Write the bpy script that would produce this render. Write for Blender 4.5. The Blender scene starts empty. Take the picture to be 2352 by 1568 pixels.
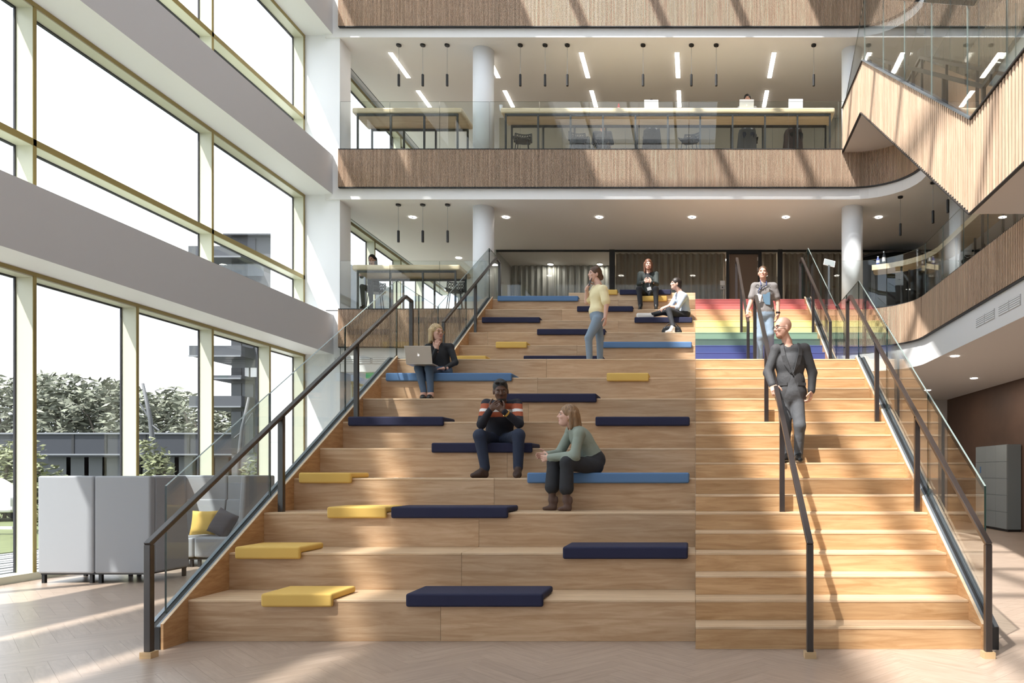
import bpy, bmesh, math, random
import numpy as np
from mathutils import Vector, Matrix, Euler

scene = bpy.context.scene
COL = scene.collection
random.seed(7)
PI = math.pi

# ---------------------------------------------------------------- camera
F = 1739.1            # focal length in pixels of the 2352 px wide frame
VX, VY = 1597.0, 1085.5
EYE = 1.471
cam_d = bpy.data.cameras.new('camera'); cam = bpy.data.objects.new('camera', cam_d); COL.objects.link(cam)
cam.location = (0, 0, EYE); cam.rotation_euler = (PI / 2, 0, 0)
cam_d.sensor_width = 36.0; cam_d.lens = F / 2352 * 36.0
cam_d.shift_x = -(VX - 1176) / 2352; cam_d.shift_y = (VY - 784) / 2352
cam_d.clip_end = 400
scene.camera = cam

def P(x, y, d):
    """pixel + distance along the view axis -> world point"""
    return Vector(((x - VX) * d / F, d, EYE - (y - VY) * d / F))

# ---------------------------------------------------------------- world, sun, exposure
scene.view_settings.view_transform = 'Standard'
scene.view_settings.look = 'None'
scene.view_settings.exposure = 0.52
scene.view_settings.gamma = 1.0
scene.view_settings.use_curve_mapping = False
scene.cycles.max_bounces = 6
scene.cycles.diffuse_bounces = 4
scene.cycles.glossy_bounces = 2
scene.cycles.adaptive_threshold = 0.025
scene.cycles.transmission_bounces = 4
scene.cycles.transparent_max_bounces = 24
scene.cycles.caustics_reflective = False
scene.cycles.caustics_refractive = False
scene.cycles.sample_clamp_indirect = 6.0

world = bpy.data.worlds.new('world'); scene.world = world; world.use_nodes = True
nt = world.node_tree; nt.nodes.clear()
wo = nt.nodes.new('ShaderNodeOutputWorld'); bg = nt.nodes.new('ShaderNodeBackground')
tc = nt.nodes.new('ShaderNodeTexCoord'); mp = nt.nodes.new('ShaderNodeMapping')
mp.inputs['Scale'].default_value = (2.0, 2.0, 6.0)
nz = nt.nodes.new('ShaderNodeTexNoise'); nz.inputs['Scale'].default_value = 1.6; nz.inputs['Detail'].default_value = 6
rp = nt.nodes.new('ShaderNodeValToRGB')
rp.color_ramp.elements[0].position = 0.35; rp.color_ramp.elements[0].color = (0.66, 0.79, 0.97, 1)
rp.color_ramp.elements[1].position = 0.62; rp.color_ramp.elements[1].color = (1.0, 1.0, 1.0, 1)
bg.inputs['Strength'].default_value = 2.1
nt.links.new(tc.outputs['Generated'], mp.inputs['Vector']); nt.links.new(mp.outputs['Vector'], nz.inputs['Vector'])
nt.links.new(nz.outputs['Fac'], rp.inputs['Fac']); nt.links.new(rp.outputs['Color'], bg.inputs['Color'])
nt.links.new(bg.outputs['Background'], wo.inputs['Surface'])

SUN = Vector((0.43, 0.51, -1.0)).normalized()
sd = bpy.data.lights.new('sun', 'SUN'); sd.energy = 7.0; sd.angle = math.radians(1.1); sd.color = (1.0, 0.965, 0.915)
so = bpy.data.objects.new('sun', sd); COL.objects.link(so)
so.rotation_euler = SUN.to_track_quat('-Z', 'Y').to_euler(); so.location = (-12, -14, 30)

# ---------------------------------------------------------------- materials
MATS = {}
def bsdf(name):
    m = bpy.data.materials.new(name); m.use_nodes = True
    b = m.node_tree.nodes['Principled BSDF']; MATS[name] = m
    return m, m.node_tree, b
def mat(name, col, rough=0.6, metal=0.0, spec=0.5, emis=None, es=0.0, bump=0.0, bscale=200.0, var=0.0, bdist=0.004):
    m, t, b = bsdf(name)
    b.inputs['Base Color'].default_value = (*col, 1); b.inputs['Roughness'].default_value = rough
    b.inputs['Metallic'].default_value = metal; b.inputs['Specular IOR Level'].default_value = spec
    if emis:
        b.inputs['Emission Color'].default_value = (*emis, 1); b.inputs['Emission Strength'].default_value = es
    if bump or var:
        c = t.nodes.new('ShaderNodeTexCoord'); n = t.nodes.new('ShaderNodeTexNoise'); n.inputs['Scale'].default_value = bscale
        n.inputs['Detail'].default_value = 4
        t.links.new(c.outputs['Object'], n.inputs['Vector'])
        if bump:
            bp = t.nodes.new('ShaderNodeBump'); bp.inputs['Strength'].default_value = bump; bp.inputs['Distance'].default_value = bdist
            t.links.new(n.outputs['Fac'], bp.inputs['Height']); t.links.new(bp.outputs['Normal'], b.inputs['Normal'])
        if var:
            mx = t.nodes.new('ShaderNodeMix'); mx.data_type = 'RGBA'
            mx.inputs['A'].default_value = (*[c_ * (1 - var) for c_ in col], 1); mx.inputs['B'].default_value = (*[min(1, c_ * (1 + var)) for c_ in col], 1)
            t.links.new(n.outputs['Fac'], mx.inputs['Factor']); t.links.new(mx.outputs['Result'], b.inputs['Base Color'])
    return m
def wood(name, dark, light, scale=(0.8, 9, 9), rough=0.42, island=0.0, objvar=0.12, coat=0.0):
    """grain runs along the first axis; tone differs from board to board"""
    m, t, b = bsdf(name); N = t.nodes; L = t.links
    c = N.new('ShaderNodeTexCoord'); oi = N.new('ShaderNodeObjectInfo'); geo = N.new('ShaderNodeNewGeometry')
    ad = N.new('ShaderNodeVectorMath'); ad.operation = 'ADD'
    sc = N.new('ShaderNodeVectorMath'); sc.operation = 'SCALE'; sc.inputs['Scale'].default_value = 37.0
    cm = N.new('ShaderNodeCombineXYZ'); L.new(oi.outputs['Random'], cm.inputs[0]); L.new(oi.outputs['Random'], cm.inputs[1]); L.new(geo.outputs['Random Per Island'], cm.inputs[2])
    L.new(cm.outputs[0], sc.inputs[0]); L.new(c.outputs['Object'], ad.inputs[0]); L.new(sc.outputs[0], ad.inputs[1])
    mp = N.new('ShaderNodeMapping'); mp.inputs['Scale'].default_value = scale; L.new(ad.outputs[0], mp.inputs['Vector'])
    n1 = N.new('ShaderNodeTexNoise'); n1.inputs['Scale'].default_value = 2.2; n1.inputs['Detail'].default_value = 7; n1.inputs['Roughness'].default_value = 0.62; n1.inputs['Distortion'].default_value = 0.7
    L.new(mp.outputs[0], n1.inputs['Vector'])
    r = N.new('ShaderNodeValToRGB'); e = r.color_ramp.elements
    e[0].position = 0.33; e[0].color = (*dark, 1); e[1].position = 0.66; e[1].color = (*light, 1)
    L.new(n1.outputs['Fac'], r.inputs['Fac'])
    hs = N.new('ShaderNodeHueSaturation')
    mr = N.new('ShaderNodeMapRange'); mr.inputs['To Min'].default_value = 1 - objvar; mr.inputs['To Max'].default_value = 1 + objvar
    L.new(oi.outputs['Random'], mr.inputs['Value'])
    mi = N.new('ShaderNodeMapRange'); mi.inputs['To Min'].default_value = 1 - island; mi.inputs['To Max'].default_value = 1 + island
    L.new(geo.outputs['Random Per Island'], mi.inputs['Value'])
    mu = N.new('ShaderNodeMath'); mu.operation = 'MULTIPLY'; L.new(mr.outputs[0], mu.inputs[0]); L.new(mi.outputs[0], mu.inputs[1])
    L.new(mu.outputs[0], hs.inputs['Value']); L.new(r.outputs[0], hs.inputs['Color']); L.new(hs.outputs[0], b.inputs['Base Color'])
    b.inputs['Roughness'].default_value = rough
    if coat: b.inputs['Coat Weight'].default_value = coat; b.inputs['Coat Roughness'].default_value = 0.25
    bp = N.new('ShaderNodeBump'); bp.inputs['Strength'].default_value = 0.08; bp.inputs['Distance'].default_value = 0.003
    L.new(n1.outputs['Fac'], bp.inputs['Height']); L.new(bp.outputs[0], b.inputs['Normal'])
    return m
def glass(name, tint, f0=0.05, rough=0.0):
    m = bpy.data.materials.new(name); m.use_nodes = True; t = m.node_tree; t.nodes.clear(); MATS[name] = m
    o = t.nodes.new('ShaderNodeOutputMaterial'); mx = t.nodes.new('ShaderNodeMixShader')
    tr = t.nodes.new('ShaderNodeBsdfTransparent'); gl = t.nodes.new('ShaderNodeBsdfGlossy')
    tr.inputs['Color'].default_value = (*tint, 1); gl.inputs['Roughness'].default_value = rough
    lw = t.nodes.new('ShaderNodeLayerWeight'); lw.inputs['Blend'].default_value = 0.5
    pw = t.nodes.new('ShaderNodeMath'); pw.operation = 'POWER'; pw.inputs[1].default_value = 4.0
    ma = t.nodes.new('ShaderNodeMath'); ma.operation = 'MULTIPLY_ADD'; ma.inputs[1].default_value = 0.8; ma.inputs[2].default_value = f0
    t.links.new(lw.outputs['Facing'], pw.inputs[0]); t.links.new(pw.outputs[0], ma.inputs[0]); t.links.new(ma.outputs[0], mx.inputs[0])
    t.links.new(tr.outputs[0], mx.inputs[1]); t.links.new(gl.outputs[0], mx.inputs[2]); t.links.new(mx.outputs[0], o.inputs['Surface'])
    return m

mat('white', (0.86, 0.875, 0.89), 0.6); mat('ceiling_white', (0.83, 0.835, 0.835), 0.7); mat('beam_grey', (0.62, 0.62, 0.63), 0.6)
mat('column_white', (0.84, 0.87, 0.90), 0.5); mat('frame_cream', (0.65, 0.655, 0.52), 0.4); mat('frame_olive', (0.36, 0.28, 0.10), 0.4, 0.3)
mat('gasket', (0.03, 0.03, 0.035), 0.6); mat('black_steel', (0.022, 0.016, 0.015), 0.3, 0.0, 0.9); mat('grey_steel', (0.22, 0.25, 0.28), 0.35, 0.7)
mat('black', (0.012, 0.012, 0.013), 0.5); mat('dark_backing', (0.018, 0.011, 0.008), 0.9); mat('soffit_grey', (0.52, 0.50, 0.49), 0.7)
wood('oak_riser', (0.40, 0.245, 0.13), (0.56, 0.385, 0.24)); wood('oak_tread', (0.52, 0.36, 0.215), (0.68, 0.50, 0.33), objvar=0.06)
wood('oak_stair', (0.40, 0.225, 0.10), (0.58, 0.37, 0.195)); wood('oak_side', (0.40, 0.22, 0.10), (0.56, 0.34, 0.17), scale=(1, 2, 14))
wood('oak_edge', (0.62, 0.46, 0.30), (0.74, 0.58, 0.40)); wood('floor_oak', (0.33, 0.25, 0.195), (0.42, 0.33, 0.265), scale=(1.2, 10, 10), rough=0.33, island=0.05, objvar=0.05)
wood('slat_oak', (0.50, 0.345, 0.235), (0.68, 0.50, 0.36), scale=(9, 9, 0.8), rough=0.5, island=0.12)
wood('counter_oak', (0.60, 0.48, 0.30), (0.74, 0.62, 0.42)); wood('foot_wood', (0.50, 0.34, 0.18), (0.62, 0.44, 0.25))
wood('upper_floor_oak', (0.38, 0.27, 0.18), (0.50, 0.38, 0.27))
for nme, c in dict(step_blue=(0.06, 0.08, 0.22), step_green=(0.20, 0.30, 0.225), step_yellow=(0.72, 0.64, 0.28), step_orange=(0.62, 0.35, 0.20), step_red=(0.55, 0.15, 0.14), step_purple=(0.22, 0.06, 0.30)).items():
    mat(nme, c, 0.45)
mat('pad_yellow', (0.70, 0.46, 0.12), 0.85, bump=0.25, bscale=420); mat('pad_navy', (0.014, 0.016, 0.050), 0.85, bump=0.25, bscale=420)
mat('pad_blue', (0.095, 0.19, 0.36), 0.85, bump=0.25, bscale=420)
mat('sofa_grey', (0.33, 0.345, 0.37), 0.9, bump=0.2, bscale=300); mat('sofa_side', (0.22, 0.225, 0.24), 0.9, bump=0.2, bscale=300); mat('pillow_grey', (0.07, 0.07, 0.085), 0.9)
mat('lamp_white', (1, 1, 1), 0.5, emis=(1.0, 0.93, 0.84), es=9.0); mat('lamp_strip', (1, 1, 1), 0.5, emis=(1.0, 0.92, 0.82), es=13.0)
mat('curtain', (0.34, 0.29, 0.23), 0.9); mat('curtain_grey', (0.30, 0.305, 0.285), 0.9); mat('room_grey', (0.40, 0.41, 0.40), 0.8); mat('brown_wall', (0.095, 0.052, 0.034), 0.6, var=0.2, bscale=3)
mat('door_brown', (0.17, 0.115, 0.08), 0.5); mat('locker', (0.25, 0.28, 0.285), 0.5); mat('locker_side', (0.20, 0.235, 0.25), 0.5)
mat('exit_green', (0.05, 0.30, 0.12), 0.5, emis=(0.1, 0.5, 0.2), es=0.25); mat('grille', (0.5, 0.5, 0.5), 0.5)
glass('glass_clear', (0.985, 0.99, 0.985), 0.02); glass('glass_rail', (0.95, 0.972, 0.965), 0.034); glass('glass_room', (0.93, 0.945, 0.94), 0.05)
mat('glass_edge', (0.014, 0.026, 0.022), 0.15); mat('glass_edge_light', (0.20, 0.25, 0.24), 0.25)
mat('silver', (0.55, 0.52, 0.48), 0.35, 0.6); mat('screen_dark', (0.02, 0.02, 0.025), 0.2); mat('paper', (0.8, 0.8, 0.8), 0.7)

# ---------------------------------------------------------------- mesh helpers
class MB:
    def __init__(s): s.v = []; s.f = []; s.m = []
    def add(s, vs, fs, mi=0):
        o = len(s.v); s.v += [tuple(v) for v in vs]; s.f += [tuple(i + o for i in f) for f in fs]; s.m += [mi] * len(fs)
        return s
    def box(s, x0, x1, y0, y1, z0, z1, mi=0):
        return s.add([(x0, y0, z0), (x1, y0, z0), (x1, y1, z0), (x0, y1, z0), (x0, y0, z1), (x1, y0, z1), (x1, y1, z1), (x0, y1, z1)],
                     [(0, 3, 2, 1), (4, 5, 6, 7), (0, 1, 5, 4), (1, 2, 6, 5), (2, 3, 7, 6), (3, 0, 4, 7)], mi)
    def bar(s, a, b, w, h, up=(0, 0, 1), mi=0):
        a = Vector(a); b = Vector(b); t = (b - a).normalized(); up = Vector(up)
        if abs(t.dot(up)) > 0.98: up = Vector((0, 1, 0))
        u = t.cross(up).normalized() * (w / 2); v = u.cross(t).normalized() * (h / 2)
        return s.add([a - u - v, a + u - v, a + u + v, a - u + v, b - u - v, b + u - v, b + u + v, b - u + v],
                     [(0, 1, 2, 3), (7, 6, 5, 4), (0, 4, 5, 1), (1, 5, 6, 2), (2, 6, 7, 3), (3, 7, 4, 0)], mi)
    def prism(s, poly, axis, a, b, mi=0):
        """poly: 2D points; axis 'x': (y,z) extruded in x; 'y': (x,z) in y; 'z': (x,y) in z"""
        f = {'x': lambda p, t: (t, p[0], p[1]), 'y': lambda p, t: (p[0], t, p[1]), 'z': lambda p, t: (p[0], p[1], t)}[axis]
        n = len(poly); vs = [f(p, a) for p in poly] + [f(p, b) for p in poly]
        fs = [tuple(range(n))[::-1], tuple(range(n, 2 * n))] + [(i, (i + 1) % n, n + (i + 1) % n, n + i) for i in range(n)]
        return s.add(vs, fs, mi)
    def tube(s, pts, r, seg=8, mi=0, rr=None):
        pts = [Vector(p) for p in pts]; n = len(pts); vs = []; fs = []
        for i, p in enumerate(pts):
            t = (pts[min(i + 1, n - 1)] - pts[max(i - 1, 0)]).normalized()
            up = Vector((0, 0, 1)) if abs(t.z) < 0.95 else Vector((0, 1, 0))
            u = t.cross(up).normalized(); v = u.cross(t).normalized(); ri = rr[i] if rr else r
            vs += [p + (u * math.cos(2 * PI * k / seg) + v * math.sin(2 * PI * k / seg)) * ri for k in range(seg)]
        for i in range(n - 1):
            fs += [(i * seg + k, i * seg + (k + 1) % seg, (i + 1) * seg + (k + 1) % seg, (i + 1) * seg + k) for k in range(seg)]
        fs += [tuple(range(seg))[::-1], tuple(range((n - 1) * seg, n * seg))]
        return s.add(vs, fs, mi)
    def lathe(s, prof, c, seg=20, mi=0):
        c = Vector(c); vs = []; fs = []; n = len(prof)
        for r, z in prof: vs += [c + Vector((r * math.cos(2 * PI * k / seg), r * math.sin(2 * PI * k / seg), z)) for k in range(seg)]
        for i in range(n - 1): fs += [(i * seg + k, i * seg + (k + 1) % seg, (i + 1) * seg + (k + 1) % seg, (i + 1) * seg + k) for k in range(seg)]
        fs += [tuple(range(seg))[::-1], tuple(range((n - 1) * seg, n * seg))]
        return s.add(vs, fs, mi)
    def ball(s, c, r, seg=12, ring=8, mi=0):
        rx, ry, rz = (r, r, r) if not isinstance(r, (tuple, list)) else r
        c = Vector(c); vs = [c + Vector((0, 0, -rz))]; fs = []
        for i in range(1, ring):
            a = -PI / 2 + PI * i / ring
            vs += [c + Vector((rx * math.cos(a) * math.cos(2 * PI * k / seg), ry * math.cos(a) * math.sin(2 * PI * k / seg), rz * math.sin(a))) for k in range(seg)]
        vs.append(c + Vector((0, 0, rz))); top = len(vs) - 1
        fs += [(0, 1 + (k + 1) % seg, 1 + k) for k in range(seg)]
        for i in range(ring - 2): fs += [(1 + i * seg + k, 1 + i * seg + (k + 1) % seg, 1 + (i + 1) * seg + (k + 1) % seg, 1 + (i + 1) * seg + k) for k in range(seg)]
        b = 1 + (ring - 2) * seg; fs += [(b + k, b + (k + 1) % seg, top) for k in range(seg)]
        return s.add(vs, fs, mi)
    def mesh(s, name, mats, smooth=False, bevel=0.0, bseg=2):
        me = bpy.data.meshes.new(name); me.from_pydata(s.v, [], s.f)
        for m in (mats if isinstance(mats, (list, tuple)) else [mats]): me.materials.append(MATS[m])
        if any(s.m): me.polygons.foreach_set('material_index', s.m)
        if bevel:
            bm = bmesh.new(); bm.from_mesh(me)
            ed = [e for e in bm.edges if len(e.link_faces) == 2 and e.calc_face_angle(0) > 0.6]
            bmesh.ops.bevel(bm, geom=ed, offset=bevel, segments=bseg, affect='EDGES', profile=0.5, clamp_overlap=True)
            bm.to_mesh(me); bm.free()
        if smooth: me.polygons.foreach_set('use_smooth', [True] * len(me.polygons))
        me.update(); return me
    def build(s, name, mats, parent=None, smooth=False, bevel=0.0, bseg=2, **kw):
        return link(name, s.mesh(name, mats, smooth, bevel, bseg), parent, **kw)
def link(name, data, parent=None, loc=None, rot=None, label=None, cat=None, group=None, kind=None):
    o = bpy.data.objects.new(name, data); COL.objects.link(o)
    if loc is not None: o.location = loc
    if rot is not None: o.rotation_euler = rot
    if parent is not None: o.parent = parent
    if label: o['label'] = label
    if cat: o['category'] = cat
    if group: o['group'] = group
    if kind: o['kind'] = kind
    return o
def thing(name, label=None, cat=None, group=None, loc=(0, 0, 0), rotz=0.0, kind=None):
    o = link(name, None, None, loc, (0, 0, rotz), label, cat, group, kind); o.empty_display_size = 0.1
    return o
def copy_tree(o, parent=None, **kw):
    c = o.copy(); COL.objects.link(c); c.parent = parent
    for ch in list(o.children): copy_tree(ch, c)
    for k, v in kw.items():
        if k == 'loc': c.location = v
        elif k == 'rotz': c.rotation_euler = (0, 0, v)
        else: c[k] = v
    return c

# ---------------------------------------------------------------- measures of the building
H, D, D0, T = 0.35, 0.58, 6.61, 0.29
def zk(k): return k * H + 0.012
def dk(k): return D0 + (k - 1) * D if k < 9.25 else 14.21 + (k - 11) * D
XL, XR = -4.426, 2.385
F1, F2, F3 = zk(15), 8.965, 12.67
C0, C1, C2, C3 = 3.82, 7.83, 11.60, 15.4
DB = 17.60                      # front of the balconies
XW = -9.11                      # inner face of the window frames
XA = 4.92                       # edge of the balconies on the right
ROOF = 16.4
# ================================================================ SETTING
# ---- ground floor: herringbone oak planks
W_, N_ = 0.13, 6
fl = MB().box(-9.3, 9.5, -8, 29, -0.25, -0.014).build('floor', 'floor_oak', kind='structure')
plank_me = MB().box(0.0005, N_ * W_ - 0.0005, 0.0005, W_ - 0.0005, -0.014, 0.0).mesh('plank', 'floor_oak')
planks = []
c45 = math.cos(PI / 4)
for j in range(-16, 17):
    for i in range(-190, 190):
        for hv in (0, 1):
            u, v = ((i + 2 * N_ * j) * W_, i * W_) if hv == 0 else ((i - 1 + 2 * N_ * j) * W_, i * W_)
            cu, cv = (u + N_ * W_ / 2, v + W_ / 2) if hv == 0 else (u + W_ / 2, v + N_ * W_ / 2)
            x, y = cu * c45 - cv * c45, cu * c45 + cv * c45 + 6
            if -9.2 < x < 9.3 and 3.2 < y < 24 and not (-4.3 < x < 2.2 and y > 7.2):
                px = VX + F * x / y; py = VY + F * EYE / y
                if -500 < px < 2850 and py < 1900: planks.append((y + (0 if 0 < px < 2352 else 40) , u, v, hv))
planks.sort()
def plank_xf(u, v, hv):
    R = Matrix.Translation((0, 6, 0)) @ Matrix.Rotation(PI / 4, 4, 'Z')
    if hv == 0: return R @ Matrix.Translation((u, v, 0))
    return R @ Matrix.Translation((u + W_, v, 0)) @ Matrix.Rotation(PI / 2, 4, 'Z')
for y, u, v, hv in planks[:300]:
    o = link('plank', plank_me, fl); o.matrix_local = plank_xf(u, v, hv)
far = MB()
pv = [(0.0005, 0.0005, -.014), (N_ * W_ - .0005, .0005, -.014), (N_ * W_ - .0005, W_ - .0005, -.014), (0.0005, W_ - .0005, -.014)]
pv = pv + [(a, b, 0.0) for a, b, c in pv]
for y, u, v, hv in planks[300:]:
    M = plank_xf(u, v, hv)
    far.add([M @ Vector(p) for p in pv], [(4, 5, 6, 7), (0, 1, 5, 4), (1, 2, 6, 5), (2, 3, 7, 6), (3, 0, 4, 7)])
far.build('planks_beyond', 'floor_oak', fl, kind='stuff')

# ---- slabs with the rounded corner
def arc_pts(off=0.0, n=10):
    """front edge of the balconies: straight at the back, quarter turn, then towards the camera"""
    r = 1.32; cx, cy = XA - r, DB - r
    return [(cx + (r + off) * math.sin(a), cy + (r + off) * math.cos(a)) for a in [PI / 2 * i / n for i in range(n + 1)]]
def slab(z0, z1, name, m, xl=-9.0, off=0.0):
    pts = [(xl, 28), (xl, DB + off)] + arc_pts(-off) if False else [(xl, 28), (xl, DB + off)] + arc_pts(off) + [(XA + off, -7.8), (9.9, -7.8), (9.9, 28)]
    mb = MB(); mb.prism(pts, 'z', z0, z1)
    me = mb.mesh(name, m); bm = bmesh.new(); bm.from_mesh(me)
    bmesh.ops.triangulate(bm, faces=[f for f in bm.faces if len(f.verts) > 4]); bmesh.ops.recalc_face_normals(bm, faces=bm.faces); bm.to_mesh(me); bm.free()
    return link(name, me, kind='structure')
for z0, z1, xl in ((C0, F1 - 0.02, -8.25), (C1, F2 - 0.02, -8.62), (C2, F3 - 0.02, -8.62)):
    slab(z0, z1, 'ceiling', 'ceiling_white', xl, 0.02)
    slab(z1 + 0.001, z1 + 0.02, 'floor', 'upper_floor_oak', -8.62, 0.06)
# top of the stairs joins the first floor
MB().box(XL - 0.12, XR + 0.12, dk(15) + 0.02, DB + 0.02, C0, F1 - 0.021).build('ceiling', 'ceiling_white', kind='structure')
MB().box(XL - 0.12, XR + 0.12, dk(15) + 0.35, DB + 0.06, F1 - 0.02, F1).build('floor', 'upper_floor_oak', kind='structure')

# ---- roof with skylight
rf = thing('ceiling', kind='structure')
SX0, SX1, SY0, SY1 = -5.95, 0.9, -6.5, 15.6
mb = MB()
for b in ((-9.6, SX0, -8.2, 28.2), (SX1, 10.2, -8.2, 28.2), (SX0, SX1, -8.2, SY0), (SX0, SX1, SY1, 28.2)):
    mb.box(b[0], b[1], b[2], b[3], ROOF, ROOF + 0.5)
mb.build('roof_slab', 'white', rf)
x = -4.6
while x < SX1 - 0.3:
    MB().box(x - 0.05, x + 0.05, SY0, SY1, ROOF + 0.0, ROOF + 0.3).build('roof_beam', 'white', rf); x += 1.87
for y in (-4.4, -1.9, 0.6, 3.1, 5.6, 8.1, 10.6, 13.1):
    MB().box(SX0, SX1, y - 0.07, y + 0.07, ROOF + 0.12, ROOF + 0.3).build('roof_crossbar', 'white', rf)
# ---- outer walls
MB().box(-9.6, 10.2, -8.2, -7.9, -0.2, ROOF).build('wall_front', 'white', kind='structure')
MB().box(9.9, 10.2, -7.9, 28.2, -0.2, ROOF).build('wall_right', 'white', kind='structure')
MB().box(8.12, 8.4, -7.9, 24.4, 0, C0).build('wall_right', 'brown_wall', kind='structure')
MB().box(-8.4, 9.9, 28, 28.3, 0, ROOF).build('wall_back', 'white', kind='structure')
MB().box(3.5, 8.4, 24.4, 24.6, 0, C0).build('wall_back', 'soffit_grey', kind='structure')
MB().box(-8.3, -4.7, 22.0, 22.2, 0, C0).build('wall_back', 'white', kind='structure')

# ---- left window wall
mull_d = [17.60] + [16.19 - 1.926 * i for i in range(13)]
pier = thing('wall_left', kind='structure')
MB().box(-9.5, -8.29, DB + 0.06, 18.22, 0, ROOF).build('pier', 'white', pier)
MB().box(-10.15, -9.5, 18.1, 18.5, -0.2, ROOF).build('outer_wall_panel', 'white', pier)
MB().box(-10.15, -9.5, 18.5, 18.9, -0.2, ROOF).build('outer_wall_panel', 'white', pier)
for z in (2.2, 4.4, 6.6, 8.8, 11.0):
    MB().box(-10.152, -9.6, 18.095, 18.1, z, z + 0.015).build('panel_joint', 'grille', pier)
beams = [(4.23, 5.15), (7.95, 8.86), (11.67, 12.58), (15.39, ROOF)]
for z0, z1 in beams:
    b = thing('wall_left', kind='structure')
    mb = MB(); mb.box(-9.45, -8.44, -7.9, DB + 0.06, z0, z1)
    me = mb.mesh('spandrel_beam', ['beam_grey', 'white']); me.polygons[0].material_index = 1; me.polygons[1].material_index = 1
    link('spandrel_beam', me, b)
def window(n, z0, z1, mds, transom=None, d0=-7.9, d1=DB + 0.06, xo=0.0):
    w = thing('window_%d' % n, kind='structure')
    XI, XO = XW + xo, XW + xo - 0.24
    MB().box(XO, XI, d0, d1, z1 - 0.09, z1).build('head_frame', 'frame_cream', w)
    MB().box(XO, XI + 0.02, d0, d1, z0, z0 + 0.10).build('sill_frame', 'frame_cream', w)
    MB().box(XI - 0.001, XI + 0.012, d0, d1, z1 - 0.07, z1 - 0.01).build('head_cover', 'frame_olive', w)
    if transom:
        MB().box(XO, XI, d0, d1, transom - 0.05, transom + 0.05).build('transom', 'frame_cream', w)
        MB().box(XI - 0.001, XI + 0.008, d0, d1, transom - 0.045, transom + 0.045).build('transom_cover', 'frame_olive', w)
    for d in mds:
        MB().box(XO, XI, d - 0.004, d + 0.056, z0, z1).build('mullion', 'frame_cream', w)
        MB().box(XI - 0.001, XI + 0.008, d, d + 0.052, z0, z1).build('mullion_cover', 'frame_olive', w)
        MB().box(XO - 0.012, XO + 0.012, d - 0.022, d - 0.004, z0, z1).build('gasket', 'gasket', w)
    ed = sorted([d0] + [d for d in mds] + [d1])
    rows = [(z0 + 0.1, z1 - 0.09)] if not transom else [(z0 + 0.1, transom - 0.05), (transom + 0.05, z1 - 0.09)]
    for a, b in zip(ed[:-1], ed[1:]):
        if b - a < 0.2: continue
        for r0, r1 in rows:
            MB().box(XO - 0.02, XO - 0.012, a + 0.03, b - 0.03, r0, r1).build('pane', 'glass_clear', w)
            MB().box(XO - 0.03, XO + 0.02, a + 0.02, b - 0.02, r1 - 0.02, r1).build('pane_seal', 'gasket', w)
    return w
ev = [17.60] + [14.264 - 3.852 * i for i in range(6)]
window(1, 0.0, 4.25, mull_d)
window(2, 5.15, 7.96, ev, 6.02); window(3, 8.86, 11.68, ev, 9.74); window(4, 12.58, 15.4, ev, 13.45)
window(5, F1, 8.12, [19.6, 21.5, 23.4, 25.3], None, 18.22, 28); window(6, F2, 11.92, [19.6, 23.4], None, 18.22, 28)
for z in (C1, C2):
    MB().box(-9.4, -8.62, 18.22, 28, z + 0.42, z + 0.5).build('ceiling', 'beam_grey', kind='structure')
    MB().box(-8.64, -8.62, 18.22, 28, z - 0.002, z + 0.42).build('trim_1', 'gasket', kind='structure')
MB().box(-9.4, -8.29, 18.22, 28, 0, 0.4).build('wall_left', 'white', kind='structure')
MB().box(-9.4, -8.62, 18.22, 28, F1 - 0.4, F1).build('wall_left', 'white', kind='structure')
MB().box(-9.4, -8.62, 18.22, 28, F2 - 0.4, F2).build('wall_left', 'white', kind='structure')
window(7, 0.4, 3.9, [20.1, 22.0, 23.9], None, 18.22, 28)

# ================================================================ BENCH STEPS AND STAIRCASE
seat = thing('bench_steps', 'wide oak bench steps for sitting, rising from the floor to the upper storey', 'bench steps')
seams = {1: 1012, 2: 1060, 3: 1100, 4: 1135, 5: 1165, 6: 1190, 7: 1214, 8: 1235, 9: 1255, 11: 1325, 12: 1120, 13: 1420, 14: 1290, 15: 1420}
for k in range(1, 16):
    d, z = dk(k), zk(k); zb = zk(k - 1) if k > 1 else 0.0
    xs = (seams.get(k, 1250) - VX) * d / F
    back = d + D + 0.02 if k != 9 else dk(10) + 0.02
    for a, b in ((XL, xs - 0.0015), (xs + 0.0015, 0.0)):
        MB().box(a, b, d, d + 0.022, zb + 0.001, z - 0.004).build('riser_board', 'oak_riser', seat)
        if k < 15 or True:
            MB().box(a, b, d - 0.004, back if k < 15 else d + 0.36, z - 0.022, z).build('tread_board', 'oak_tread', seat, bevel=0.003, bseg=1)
# raised bench at the top
mb = MB().box(-2.86, 0, 17.11, 17.45, F1, 5.54)
mb.build('top_bench', 'oak_tread', seat)

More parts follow.
